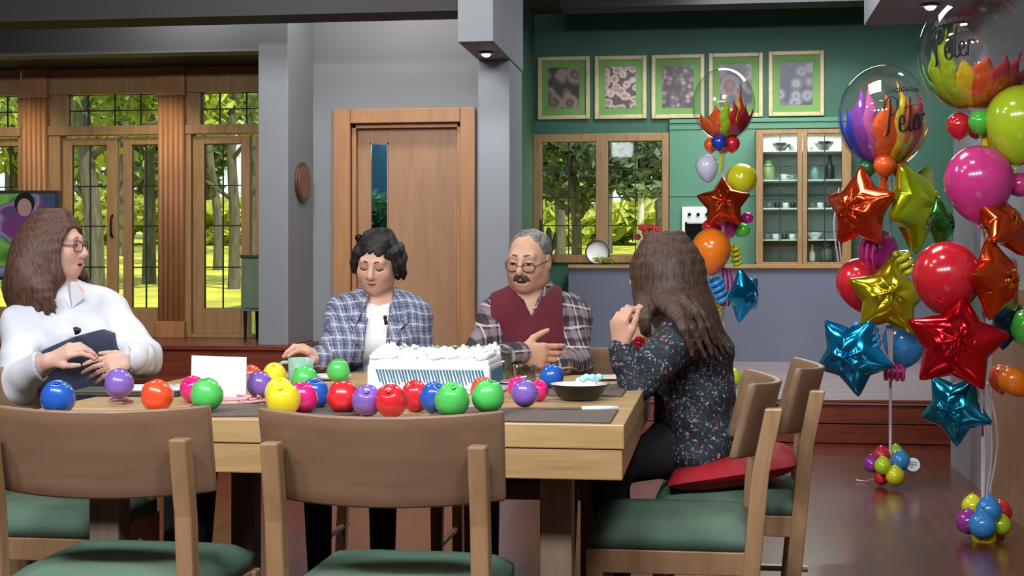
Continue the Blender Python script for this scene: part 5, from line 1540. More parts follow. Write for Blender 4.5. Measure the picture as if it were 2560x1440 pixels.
class Head:
    def __init__(self, c_, R, s=1.0, male=False): self.c = Vector(c_); self.R = R; self.s = s; self.male = male
    def w(self, x, y, z): return self.c + self.R @ (Vector((x, y, z)) * self.s)
    def loc(self, P):
        return ((P - np.array(self.c)) @ np.array(self.R)) / self.s
    def add(self, fig, mouth_open=0.0):
        s, R, w = self.s, np.array(self.R), self.w
        def E(x, y, z, r, k=.02, sub=False): fig.ell(w(x, y, z), [q * s for q in r], R, 'head', k * s, sub)
        def C(a, b_, ra, rb, k=.015): fig.cap(w(*a), w(*b_), ra * s, rb * s, 'head', k * s)
        E(0, -.018, .041, (.075, .094, .078)); E(0, .02, -.02, (.064, .074, .082), .04)
        E(0, .050, -.078, (.034, .034, .034), .04)
        jw = .052 if self.male else .046
        for q in (-1, 1):
            E(q * jw, .015, -.058, (.022, .034, .034), .035); E(q * .036, .060, -.022, (.026, .026, .026), .03)
        C((-.036, .076, .030), (.036, .076, .030), .013, .013, .02)
        for q in (-1, 1): E(q * .031, .100, .010, (.020, .016, .012), .014, True)
        for q in (-1, 1): E(q * .031, .076, .010, (.0165, .014, .0125), .006)
        C((0, .086, .022), (0, .108, -.022), .008, .012, .014); C((-.013, .095, -.030), (.013, .095, -.030), .008, .008, .01)
        E(0, .106, -.027, (.011, .011, .010), .008)
        o = mouth_open
        C((-.020, .083, -.056), (0, .0915, -.0545), .0055, .0065, .008); C((.020, .083, -.056), (0, .0915, -.0545), .0055, .0065, .008)
        C((-.017, .082, -.067 - o), (.017, .082, -.067 - o), .006, .006, .010); E(0, .087, -.067 - o, (.012, .006, .006), .006)
        E(0, .090, -.0615 - o / 2, (.022, .012, .0020 + o * .6), .003, True)
        for q in (-1, 1):
            E(q * .077, -.006, .0, (.008, .019, .030), .008); E(q * .083, .0, .004, (.004, .010, .016), .004, True)
    def tint(self, skin, lip, lid=None, blush=.0, hairline=None):
        skin, lip = np.array(lin(skin)), np.array(lin(lip)); lid_ = np.array(lin(lid)) if lid else None
        def f_(P):
            q = self.loc(P); c_ = np.tile(skin, (len(P), 1))
            def blendc(col, m): 
                m = np.clip(m, 0, 1)[:, None]; return c_ * (1 - m) + col * m
            n = .5 + .5 * np.sin(P[:, 0] * 90 + np.sin(P[:, 2] * 70) * 2); c_ = c_ * (1 - .05 * n[:, None])
            fr = q[:, 1] > .06
            m = np.exp(-((q[:, 0] / .021) ** 4)) * np.exp(-(((q[:, 2] + .0615) / .0105) ** 4)) * fr
            c_ = blendc(lip, m * .85)
            if blush:
                for s_ in (-1, 1):
                    m = np.exp(-(((q[:, 0] - s_ * .042) / .022) ** 2 + ((q[:, 2] + .022) / .02) ** 2)) * fr; c_ = blendc(np.array(lin('c87868')), m * blush)
            if lid_ is not None:
                for s_ in (-1, 1):
                    m = np.exp(-(((q[:, 0] - s_ * .031) / .018) ** 4 + ((q[:, 2] - .012) / .012) ** 4)) * fr; c_ = blendc(lid_, m * .75)
            return c_
        return f_
    def brow(self, parent, mat, thick=.0035, lift=0.0):
        for q in (-1, 1):
            pts = curve_pts([self.w(q * .013, .0905, .032 + lift), self.w(q * .030, .0885, .0355 + lift), self.w(q * .049, .078, .030 + lift)], 6)
            MB().tube(pts, [thick * self.s * (1.1 - .06 * i) for i in range(len(pts))], 6).build('eyebrow', mat, parent, True)
    def lashes(self, parent, mat):
        for q in (-1, 1):
            pts = curve_pts([self.w(q * .017, .0880, .003), self.w(q * .031, .0915, -.0015), self.w(q * .046, .0850, .004)], 6)
            MB().tube(pts, .0022 * self.s, 5).build('eyelashes', mat, parent, True)
    def eyes(self, parent, iris, up=0.0, side=0.0):
        for q in (-1, 1):
            e = MB().ball(self.w(q * .031, .0805, .009), (.0125 * self.s, .0125 * self.s, .0066 * self.s), 14, 10, self.R).build('eye', M['eyewhite'], parent, True)
            MB().ball(self.w(q * .031 + side, .0905, .009 + up), (.0066 * self.s, .003 * self.s, .0060 * self.s), 12, 8, self.R).build('iris', iris, e, True)
    def glasses(self, parent, mat, rx=.024, rz=.016, drop=0.0, tilt=0.0):
        g = None; m = MB(); yy = .106
        for q in (-1, 1):
            ring = [self.w(q * .033 + rx * math.copysign(abs(math.cos(t)) ** .7, math.cos(t)), yy - .010 * abs(q * .033 + rx * math.cos(t)) / .05, .006 - drop + rz * math.copysign(abs(math.sin(t)) ** .7, math.sin(t))) for t in [2 * math.pi * i / 28 for i in range(28)]]
            m.tube(ring, .0016 * self.s, 6, True)
            m.tube([self.w(q * .057, yy - .012, .010 - drop), self.w(q * .072, .06, .012 - drop * .6), self.w(q * .079, .0, .010), self.w(q * .079, -.02, -.004)], .0017 * self.s, 6)
        m.tube(curve_pts([self.w(-.0095, yy, .008 - drop), self.w(0, yy + .003, .012 - drop), self.w(.0095, yy, .008 - drop)], 4), .0015 * self.s, 6)
        g = m.build('glasses', mat, parent, True)
        for q in (-1, 1):
            ring = [self.w(q * .033 + rx * .96 * math.copysign(abs(math.cos(t)) ** .7, math.cos(t)), yy - .010 * abs(q * .033 + rx * math.cos(t)) / .05, .006 - drop + rz * .96 * math.copysign(abs(math.sin(t)) ** .7, math.sin(t))) for t in [2 * math.pi * i / 28 for i in range(28)]]
            MB().prism(ring, self.R @ Vector((0, 1, 0)), .0008).build('lens', M['lens'], g)

def add_hand(fig, wrist, d, palm_n, thumb_side, curl, size=1.0, spread=.16, thumb_out=.9, tg='hand'):
    """five-fingered hand: d = direction of the fingers, palm_n = way the palm faces, thumb_side = towards the thumb"""
    d = Vector(d).normalized(); n_ = Vector(palm_n); n_ = (n_ - d * n_.dot(d)).normalized(); t = Vector(thumb_side); t = (t - d * t.dot(d) - n_ * t.dot(n_)).normalized()
    w = Vector(wrist); s = size; k = .006
    curls = curl if isinstance(curl, (list, tuple)) else [curl] * 4
    lens = [(.040, .024, .019), (.044, .028, .020), (.041, .026, .019), (.032, .019, .016)]
    for i in range(4):
        off = (1.5 - i)
        kn = w + d * (.082 - .004 * abs(i - 1)) * s + t * off * .0195 * s
        fig.cap(w + t * off * .011 * s + d * .012 * s, kn, .0135 * s, .0115 * s, tg, .012)
        dirn = (d + t * off * spread * .35).normalized(); p = kn; a = curls[i]
        for j, ln in enumerate(lens[i]):
            ang = a * (.55, 1.0, .65)[j] if j else a * .55
            ax = dirn.cross(n_).normalized()
            dirn = (Matrix.Rotation(ang, 3, ax) @ dirn).normalized()
            q = p + dirn * ln * s
            fig.cap(p, q, (.0092, .0084, .0076)[j] * s, (.0084, .0076, .0066)[j] * s, tg, .003)
            n_loc = n_
            p = q
    b0 = w + d * .022 * s + t * .020 * s + n_ * .004 * s
    td = (d * .70 + t * thumb_out + n_ * .25).normalized(); p1 = b0 + td * .040 * s
    td2 = (td * .8 + d * .5 + n_ * .10).normalized(); p2 = p1 + td2 * .030 * s; p3 = p2 + (td2 + d * .15).normalized() * .024 * s
    fig.cap(b0, p1, .0140 * s, .0110 * s, tg, .012); fig.cap(p1, p2, .0105 * s, .0092 * s, tg, .004); fig.cap(p2, p3, .0092 * s, .0070 * s, tg, .003)
    fig.cap(w + d * .03 * s, w + d * .07 * s, .016 * s, .014 * s, tg, .012, (t, 1.7))

def skin_mat(name, rough=.5):
    m, nt, b_ = new_mat(name)
    at = nt.nodes.new('ShaderNodeAttribute'); at.attribute_name = 'tint'
    nt.links.new(at.outputs['Color'], b_.inputs['Base Color'])
    setp(b_, rough=rough, sss=.08); b_.inputs['Subsurface Radius'].default_value = (.012, .005, .003)
    n = nt.nodes.new('ShaderNodeTexNoise'); n.inputs['Scale'].default_value = 180; nt.links.new(coords(nt), n.inputs[0]); bump(nt, b_, n.outputs[0], .08, .002)
    return m
M['skin'] = skin_mat('skin')
M['eyewhite'] = plain('eye_white', 'bcb0a6', .3, .02)
M['lens'] = thin_glass('spectacle_lens', 'f6f6f6', .05)
M['iris_dark'] = plain('dark_iris', '2a1a12', .2, .05)

def hair_mat(name, c1, c2, grain=(90, 90, 3), rough=.55):
    m, nt, b_ = new_mat(name)
    n = nt.nodes.new('ShaderNodeTexNoise'); n.inputs['Scale'].default_value = 1.6; n.inputs['Detail'].default_value = 5; n.inputs['Distortion'].default_value = .3
    nt.links.new(coords(nt, grain), n.inputs[0]); r = ramp(nt, [(.32, c1), (.68, c2)])
    nt.links.new(n.outputs[0], r.inputs[0]); nt.links.new(r.outputs[0], b_.inputs['Base Color']); setp(b_, rough=rough, spec=.35)
    bump(nt, b_, n.outputs[0], .25, .004); return m

def plaid_mat(name, base, layers, scale, rough=.85, rot=(0, 0, 0)):
    """crossing stripes; layers = (axis, period multiplier, width, colour, strength)"""
    m, nt, b_ = new_mat(name)
    v = coords(nt, (scale,) * 3, rot)
    sp = nt.nodes.new('ShaderNodeSeparateXYZ'); nt.links.new(v, sp.inputs[0])
    cur = None
    rgb = nt.nodes.new('ShaderNodeRGB'); rgb.outputs[0].default_value = (*lin(base), 1); cur = rgb.outputs[0]
    wob = nt.nodes.new('ShaderNodeTexNoise'); wob.inputs['Scale'].default_value = .25; nt.links.new(v, wob.inputs[0])
    for (axis, mul, off, width, col, st) in layers:
        src = {'x': None, 'z': sp.outputs[2], 'y': sp.outputs[1]}[axis]
        if axis == 'x':
            ad = nt.nodes.new('ShaderNodeMath'); ad.operation = 'MULTIPLY_ADD'; ad.inputs[1].default_value = .8
            nt.links.new(sp.outputs[1], ad.inputs[0]); nt.links.new(sp.outputs[0], ad.inputs[2]); src = ad.outputs[0]
        a1 = nt.nodes.new('ShaderNodeMath'); a1.operation = 'MULTIPLY_ADD'; a1.inputs[1].default_value = 1.4; nt.links.new(wob.outputs[0], a1.inputs[0]); nt.links.new(src, a1.inputs[2])
        a2 = nt.nodes.new('ShaderNodeMath'); a2.operation = 'MULTIPLY_ADD'; a2.inputs[1].default_value = mul; a2.inputs[2].default_value = off; nt.links.new(a1.outputs[0], a2.inputs[0])
        fr = nt.nodes.new('ShaderNodeMath'); fr.operation = 'FRACT'; nt.links.new(a2.outputs[0], fr.inputs[0])
        lt = nt.nodes.new('ShaderNodeMath'); lt.operation = 'LESS_THAN'; lt.inputs[1].default_value = width; nt.links.new(fr.outputs[0], lt.inputs[0])
        ml = nt.nodes.new('ShaderNodeMath'); ml.operation = 'MULTIPLY'; ml.inputs[1].default_value = st; nt.links.new(lt.outputs[0], ml.inputs[0])
        mx = nt.nodes.new('ShaderNodeMix'); mx.data_type = 'RGBA'; nt.links.new(ml.outputs[0], mx.inputs[0]); nt.links.new(cur, mx.inputs[6]); mx.inputs[7].default_value = (*lin(col), 1); cur = mx.outputs[2]
    nt.links.new(cur, b_.inputs['Base Color']); setp(b_, rough=rough)
    n = nt.nodes.new('ShaderNodeTexNoise'); n.inputs['Scale'].default_value = 260; nt.links.new(coords(nt), n.inputs[0]); bump(nt, b_, n.outputs[0], .2, .003)
    return m

# garment outlines are drawn on the plane facing the camera at the person's distance
def uv_of(g, z0):
    X, Y, Z = g.grid()
    return X * RIGHT.x + Y * RIGHT.y, Z - CAM_H + 0 * X, X * FWD.x + Y * FWD.y
def poly_sdf(U, W, pts, z0):
    """signed distance (outside > 0) to a convex outline given in frame positions, counter-clockwise or not"""
    P = [((px - 1280) / FPX * z0, -(py - YH) / FPX * z0) for px, py in pts]
    ar = sum(P[i][0] * P[(i + 1) % len(P)][1] - P[(i + 1) % len(P)][0] * P[i][1] for i in range(len(P)))
    if ar < 0: P = P[::-1]
    d = None
    for i in range(len(P)):
        (x0, y0), (x1, y1) = P[i], P[(i + 1) % len(P)]; l = math.hypot(x1 - x0, y1 - y0)
        nx_, ny_ = (y1 - y0) / l, -(x1 - x0) / l
        e_ = (U - x0) * nx_ + (W - y0) * ny_
        d = e_ if d is None else np.maximum(d, e_)
    return d
def person(label, p): return thing('person', label, 'person', p)
SKIN_TAGS = ('head', 'neck', 'torso', 'arm', 'hand')

# ------------------------------------------------------------------ the man in the maroon vest
z0 = 4.92
def s_(px, py, dz=0.0): return S(px, py, z0 + dz)
man = person('grey-haired man with glasses and moustache in a maroon vest over a plaid shirt', (s_(1330, 665, .15).x, s_(1330, 665, .15).y, .47))
f = Figure(); lat = RIGHT
H = Head(s_(1322, 655, 0), head_frame(math.radians(-20), math.radians(8), math.radians(2)), .91, True)
H.add(f, .004)
neck = s_(1330, 752, .05); chest = s_(1332, 850, .06); pel = s_(1336, 1010, .14)
f.cap(H.w(0, -.02, -.03), neck, .058, .064, 'neck', .03)
shL, shR = s_(1250, 795, .02), s_(1422, 795, .08)
f.cap(chest, pel, .128, .135, 'torso', .05, (lat, 1.22)); f.cap(s_(1332, 800, .06), chest, .095, .125, 'torso', .05, (lat, 1.35))
f.cap(shL, shR, .058, .058, 'torso', .06)
for sh in (shL, shR): f.cap(neck, sh, .050, .052, 'torso', .05)
eL, wL = s_(1186, 905, -.10), s_(1296, 884, -.33)
f.cap(shL, eL, .053, .046, 'arm', .03); f.cap(eL, wL, .045, .031, 'arm', .02)
eR, wR = s_(1440, 912, -.05), s_(1398, 912, -.26)
f.cap(shR, eR, .053, .046, 'arm', .03); f.cap(eR, wR, .046, .032, 'arm', .02)
add_hand(f, wL, RIGHT + FWD * .25 - UP * .10, FWD, UP, [.35, .4, .45, .5], 1.05, .12, .9)
add_hand(f, wR, -RIGHT * 1.0 - FWD * .2 - UP * .1, FWD, UP, .35, 1.0)
g = f.grow(SKIN_TAGS, .0036)
g.build('body', M['skin'], man, H.tint('c99a80', 'a0604e', None, .25))
M['grey_hair'] = hair_mat('grey_hair', '4e4a48', '86827e', (60, 60, 60))
M['brow_grey'] = hair_mat('grey_brown_brow', '3e352f', '6a5e55')
M['moustache'] = hair_mat('dark_grey_moustache', '3a2e29', '5e5049', (150, 150, 150))
hg = Blend(np.array(H.c) - .15, np.array(H.c) + .16, .0035); R = np.array(H.R)
hg.ell(H.w(0, -.022, .043), [q * H.s for q in (.0795, .0975, .0805)], R, 0)
hg.ell(H.w(0, .095, .028), [q * H.s for q in (.076, .092, .088)], R, .012, sub=True)          # forehead left free
hg.ell(H.w(0, .06, -.055), [q * H.s for q in (.10, .075, .07)], R, .01, sub=True)
hg.ell(H.w(0, -.06, -.10), [q * H.s for q in (.12, .12, .07)], R, .01, sub=True)
for q in (-1, 1): hg.ell(H.w(q * .078, .0, -.004), [x * H.s for x in (.02, .024, .034)], R, .006, sub=True)
hg.ripple(.0012, 160, 1); hg.build('hair', M['grey_hair'], man)
H.brow(man, M['brow_grey'], .0042, .002)
H.eyes(man, M['iris_dark'], -.003, .0)
H.glasses(man, plain('dark_spectacle_frame', '3a2c26', .3, .05, metal=.6), .024, .0165, .012)
mg_ = Blend(np.array(H.w(0, .09, -.045)) - .05, np.array(H.w(0, .09, -.045)) + .05, .0022)
for q in (-1, 1):
    for i in range(7):
        t = i / 6
        mg_.cap(H.w(q * (.003 + .022 * t), .1005 - .012 * t * t, -.040 - .004 * t), H.w(q * (.006 + .028 * t), .0975 - .018 * t * t, -.053 - .006 * t), .0042 * H.s, .003 * H.s, .003)
mg_.build('moustache', M['moustache'], man)
MB().ball(H.w(0, .086, -.0625), (.014, .006, .0035), 12, 8, H.R).build('mouth_opening', plain('dark_mouth', '4a1c18', .6), man, True)
M['man_plaid'] = plaid_mat('dark_plaid_flannel', '33303a', [('x', 1, 0, .34, '8c7a80', .75), ('z', 1, 0, .34, '8a7c86', .6), ('x', 1, .5, .10, 'c9b3ae', .8), ('z', 1, .55, .10, 'c8b8b4', .8), ('x', 1, .2, .06, '7a2a38', .7), ('z', 1, .25, .2, '1c2024', .6)], 15)
sh = f.grow(('torso', 'arm'), .0045, .009).ripple(.0014, 60, 2)
sh.cut(poly_sdf(*uv_of(sh, z0)[:2], [(1306, 740), (1346, 740), (1328, 790)], z0 - .06) + 0 * sh.F)
sh.build('plaid_shirt', M['man_plaid'], man)
# collar: rings of cloth round the neck, opened in front
cg = Blend(np.array(neck) - .14, np.array(neck) + .14, .0035)
cg.cap(s_(1331, 722, .03), s_(1331, 757, .05), .070, .085, .0, (lat, 1.05)); cg.cap(s_(1331, 700, .03), s_(1331, 757, .05), .063, .073, .0, (lat, 1.05), sub=True)
U, W, D = uv_of(cg, z0)
cg.keep(np.maximum(poly_sdf(U, W, [(1255, 705), (1402, 690), (1402, 775), (1340, 790), (1318, 790), (1255, 775)], z0) + 0 * D, 0 * D - 1))
cg.cut(np.maximum(poly_sdf(U, W, [(1296, 690), (1366, 690), (1330, 790)], z0 - .05) + 0 * D, D - z0 - .03))
cg.build('collar', M['man_plaid'], man)
M['maroon'] = plain('maroon_knit_vest', '5e1626', .9, .06, 40, .25, 220)
vg = f.grow(('torso',), .0045, .017).ripple(.0012, 40, 3); U, W, D = uv_of(vg, z0)
vg.keep(poly_sdf(U, W, [(1222, 680), (1440, 680), (1446, 770), (1408, 860), (1412, 1060), (1240, 1060), (1232, 880), (1216, 800)], z0) + 0 * D)
vg.cut(np.maximum(poly_sdf(U, W, [(1278, 700), (1384, 690), (1330, 792)], z0 - .07) + 0 * D, D - z0 - .02))
vg.cut(poly_sdf(U, W, [(1292, 690), (1370, 690), (1368, 740), (1294, 740)], z0) + 0 * D)
vg.build('vest', M['maroon'], man)
M['dark_trousers'] = plain('dark_trousers', '1e1e24', .9, .1, 20)
def trousers(root, hip, kneeL, kneeR, mat, r=.085, foot=None):
    t = Figure()
    for q, kn_ in ((-1, kneeL), (1, kneeR)):
        h0 = hip + RIGHT * 0; t.cap(h0, kn_, r * 1.05, r * .72, 'leg', .05)
        an_ = Vector((kn_.x, kn_.y, .09)) + (kn_ - hip).normalized() * -.02
        t.cap(kn_, an_, r * .68, r * .5, 'leg', .03)
        sd = (kn_ - hip); sd.z = 0; sd.normalize()
        m = MB().ball(Vector((an_.x, an_.y, .045)) + sd * .06, (.125, .045, .043), 16, 10, Matrix.Rotation(math.atan2(sd.y, sd.x), 3, 'Z'))
        m.build('shoe', M['black_shoe'], root, True)
    t.cap(hip - RIGHT * .06, hip + RIGHT * .06, r * 1.2, r * 1.2, 'leg', .05)
    t.grow(('leg',), .009).build('trousers', mat, root)
M['black_shoe'] = plain('black_shoe_leather', '121212', .4, .1)
trousers(man, Vector((pel.x, pel.y + .05, .56)), Vector((pel.x - .12, pel.y - .40, .52)), Vector((pel.x + .14, pel.y - .40, .52)), M['dark_trousers'])

# ------------------------------------------------------------------ the woman in the plaid jacket
z0 = 4.95
wom = person('dark short-haired woman in a blue plaid jacket over a white top, looking down', (s_(945, 665, .15).x, s_(945, 665, .15).y, .47))
f = Figure()
H = Head(s_(943, 660, 0), head_frame(math.radians(-10), math.radians(15), math.radians(3)), .86)
H.add(f)
neck = s_(948, 757, .06); chest = s_(945, 850, .05); pel = s_(945, 1010, .12)
f.cap(H.w(0, -.02, -.03), neck, .044, .048, 'neck', .03)
shL, shR = s_(868, 790, .04), s_(1024, 793, .06)
f.cap(chest, pel, .100, .115, 'torso', .05, (lat, 1.25)); f.cap(s_(945, 800, .05), chest, .080, .102, 'torso', .05, (lat, 1.35))
f.cap(shL, shR, .048, .048, 'torso', .06)
for q in (-1, 1): f.ell(s_(945 + q * 42, 858, -.05), (.055, .05, .055), np.eye(3), 'torso', .04)
for sh in (shL, shR): f.cap(neck, sh, .040, .044, 'torso', .05)
eL, wL = s_(824, 925, -.10), s_(800, 897, -.33)
f.cap(shL, eL, .047, .040, 'arm', .03); f.cap(eL, wL, .039, .027, 'arm', .02)
eR, wR = s_(1052, 925, .0), s_(1010, 935, -.22)
f.cap(shR, eR, .047, .040, 'arm', .03); f.cap(eR, wR, .039, .027, 'arm', .02)
add_hand(f, wL, -RIGHT * .55 + UP * .42 - FWD * .5, -RIGHT * .5 - UP * .7, FWD * -1 + RIGHT * .3, [.55, .7, .85, .95], .88, .3, .7)
add_hand(f, wR, -RIGHT * .7 - FWD * .6 - UP * .1, -UP, FWD, .4, .9)
f.grow(SKIN_TAGS, .0034).build('body', M['skin'], wom, H.tint('d3a48c', 'a55a50', 'a5705c', .35))
M['black_hair'] = hair_mat('black_hair', '100d0d', '231e1e', (110, 110, 5))
H.brow(wom, M['black_hair'], .0036, -.003); H.lashes(wom, M['black_hair'])
hg = Blend(np.array(H.c) - .16, np.array(H.c) + .17, .0034); R = np.array(H.R)
hg.ell(H.w(0, -.028, .040), [q * H.s for q in (.086, .103, .084)], R, 0)
hg.ell(H.w(0, -.05, -.02), [q * H.s for q in (.092, .075, .07)], R, .03)
hg.ell(H.w(-.004, .122, -.010), [q * H.s for q in (.072, .096, .118)], R, .006, sub=True)
hg.ell(H.w(0, .05, -.12), [q * H.s for q in (.09, .09, .07)], R, .01, sub=True)
rr_ = random.Random(5)
for i in range(16):        # fringe, swept to one side, with a gap over the forehead
    t = i / 15; x = -.066 + .128 * t
    L_ = .016 + .010 * math.sin(t * 23 + 1) + (.038 if t < .16 or t > .84 else 0) - (.020 if .42 < t < .72 else 0)
    sf = lambda xx, zz: -.018 + .094 * math.sqrt(max(.05, 1 - (xx / .078) ** 2 - ((zz - .041) / .080) ** 2)) + .005
    ze = .064 - L_
    hg.path([H.w(x * .55 - .016, sf(x * .55, .104), .104), H.w(x * .8 - .008, sf(x * .8, .088), .088), H.w(x, sf(x, (.078 + ze) / 2) + .002, (.078 + ze) / 2), H.w(x + .006, sf(x, ze) + .004, ze)], [.010 * H.s, .0075 * H.s, .0055 * H.s, .0015 * H.s], .003)
for q in (-1, 1):
    for i in range(7):     # sides and nape curling at the ends
        y = .045 - .022 * i
        hg.path([H.w(q * .078, y, .06), H.w(q * .088, y - .006, .01), H.w(q * (.086 + .008 * (i % 2)), y - .008, -.012 - .008 * i), H.w(q * (.080 + .014 * (i % 2)), y - .004, -.030 - .010 * i)], [.012 * H.s, .011 * H.s, .007 * H.s, .003 * H.s], .014)
for i in range(12):
    a_ = math.pi * (i + .5) / 12
    hg.path([H.w(.05 * math.cos(a_), -.08 * math.sin(a_) - .02, .125 - .01), H.w(.088 * math.cos(a_), -.11 * math.sin(a_), .05), H.w(.082 * math.cos(a_), -.105 * math.sin(a_), -.06)], [.012 * H.s, .014 * H.s, .008 * H.s], .006)
hg.build('hair', M['black_hair'], wom)
for q in (-1, 1): MB().ball(H.w(q * .082, .004, -.036), .0055, 10, 8).build('earring', M['steel'], wom, True)
# white top
tg = f.grow(('torso',), .0045, .006)
U, W, D = uv_of(tg, z0); tg.cut(poly_sdf(U, W, [(908, 730), (982, 730), (974, 757), (947, 764), (918, 757)], z0 - .04) + 0 * D)
tg.build('white_top', plain('white_jersey', 'e8e8e6', .85, .03, 30), wom)
M['blue_plaid'] = plaid_mat('blue_grey_tweed_plaid', '7c8299', [('x', 1, 0, .22, '3c4460', .75), ('z', 1, 0, .22, '3c4460', .7), ('x', 1, .4, .10, 'd2d2da', .7), ('z', 1, .4, .10, 'd2d2da', .7), ('x', 1, .68, .10, '56607c', .8), ('z', 1, .68, .10, '4c5672', .8), ('x', 2, .1, .12, 'b4b6c6', .5)], 26)
jg = f.grow(('torso', 'arm'), .0045, .016).ripple(.0016, 45, 5); U, W, D = uv_of(jg, z0)
jg.cut(np.maximum(poly_sdf(U, W, [(914, 735), (984, 735), (966, 870), (958, 1060), (902, 1060), (908, 870)], z0 - .08) + 0 * D, D - z0 - .0))
jg.cut(poly_sdf(U, W, [(912, 690), (984, 690), (980, 752), (916, 752)], z0) + 0 * D)
jg.build('plaid_jacket', M['blue_plaid'], wom)
for pts in ([(906, 742), (921, 740), (912, 880), (872, 835), (886, 822), (868, 806)], [(976, 740), (992, 742), (1022, 806), (1002, 822), (1012, 838), (966, 900)]):
    # lapel: notched flap lying on the jacket front, made of an upper and a lower leaf
    lg_ = f.grow(('torso',), .0045, .027, pad=.04); U, W, D = uv_of(lg_, z0)
    lo_ = poly_sdf(U, W, [pts[0], pts[1], pts[2], pts[3], pts[4]], z0 - .08)
    up_ = poly_sdf(U, W, [pts[0], pts[1], pts[4], pts[5]], z0 - .08) if pts[0][0] < 940 else poly_sdf(U, W, [pts[0], pts[1], pts[2], pts[3]], z0 - .08)
    if pts[0][0] > 940: lo_ = poly_sdf(U, W, [pts[0], pts[1], pts[3], pts[4], pts[5]], z0 - .08)
    lg_.keep(np.minimum(lo_, up_) + 0 * D); lg_.keep(D - z0 + .01 + 0 * U + 0 * W)
    lg_.build('lapel', M['blue_plaid'], wom)
cg = Blend(np.array(neck) - .13, np.array(neck) + .13, .0035)
cg.cap(s_(948, 728, .07), s_(947, 762, .06), .060, .076, 0, (lat, 1.12)); cg.cap(s_(948, 700, .06), s_(947, 762, .05), .055, .066, 0, (lat, 1.12), sub=True)
U, W, D = uv_of(cg, z0); cg.cut(np.maximum(poly_sdf(U, W, [(912, 690), (984, 690), (976, 790), (918, 790)], z0) + 0 * D, D - z0 - .06)); cg.keep(-(W - s_(0, 726).z + CAM_H) * -1 + 0 * D + 0 * U)
cg.build('jacket_collar', M['blue_plaid'], wom)
MB().tube([s_(963, 796, -.13), s_(966, 812, -.13)], .006, 8).ball(s_(963, 793, -.13), .007, 8, 6).build('clip_microphone', M['black_shoe'], wom, True)
trousers(wom, Vector((pel.x, pel.y + .05, .56)), Vector((pel.x - .11, pel.y - .40, .52)), Vector((pel.x + .11, pel.y - .40, .52)), M['dark_trousers'], .075)

# ------------------------------------------------------------------ the woman in the dark floral blouse (seen from behind)
z0 = 4.40
fw = person('long brown-haired woman in a dark floral blouse seen from behind, fist raised to her chin', (s_(1750, 665).x, s_(1750, 665).y, .47))
f = Figure()
faceaway = head_frame(math.radians(-118), math.radians(4), 0)
H = Head(s_(1655, 682, .0), faceaway, .90); H.add(f)
neck = s_(1700, 780, .02); chest = s_(1722, 880, .02); pel = s_(1752, 1120, .02)
sd = (FWD * .95 - RIGHT * .12).normalized()      # her shoulder line runs away from the camera
f.cap(H.w(0, -.02, -.03), neck, .046, .052, 'neck', .03)
shN, shF = s_(1712, 836, -.15), s_(1690, 822, .19)
f.cap(chest, s_(1740, 1010, .02), .108, .098, 'torso', .05, (sd, 1.28)); f.cap(s_(1740, 1010, .02), pel, .098, .128, 'torso', .06, (sd, 1.30))
f.cap(shN, shF, .050, .050, 'torso', .06); f.cap(s_(1710, 820, .02), chest, .07, .105, 'torso', .06, (sd, 1.3))
for sh in (shN, shF): f.cap(neck, sh, .042, .046, 'torso', .05)
eN, wN = s_(1590, 955, -.26), s_(1553, 870, -.26)
f.cap(shN, eN, .052, .045, 'arm', .03); f.cap(eN, wN, .041, .0275, 'arm', .02)
eF, wF = s_(1600, 955, .12), s_(1600, 870, .02)
f.cap(shF, eF, .050, .042, 'arm', .03); f.cap(eF, wF, .040, .027, 'arm', .02)
add_hand(f, wN, UP - RIGHT * .08, RIGHT * .8 + FWD * .5, -FWD * .35 + RIGHT * .6, [1.15, 1.2, 1.25, 1.3], .98, .05, .45)
add_hand(f, wF, UP * 1.0 - RIGHT * .2, -FWD * .5 - RIGHT * .3, RIGHT, [1.2, 1.2, 1.25, 1.3], .92, .05, .4)
f.grow(SKIN_TAGS, .0036).build('body', M['skin'], fw, H.tint('cf9f86', 'a55a50', None, .3))
H.brow(fw, M['iris_dark'], .003); H.eyes(fw, M['iris_dark'])
M['brown_hair'] = hair_mat('dark_brown_hair', '2b1d17', '5a4335', (110, 110, 3))
hg = Blend(np.array(s_(1560, 920, -.28)), np.array(s_(1560, 920, -.28)), .004)
lo_ = np.minimum(np.array(s_(1555, 930, -.22)), np.array(s_(1880, 570, .2))) - .06; hi_ = np.maximum(np.array(s_(1555, 930, -.22)), np.array(s_(1880, 570, .2))) + .06
hg = Blend(lo_, hi_, .0042); R = np.array(H.R)
hg.ell(H.w(0, -.022, .041), [q * H.s for q in (.090, .110, .091)], R, 0)
rr_ = random.Random(9)
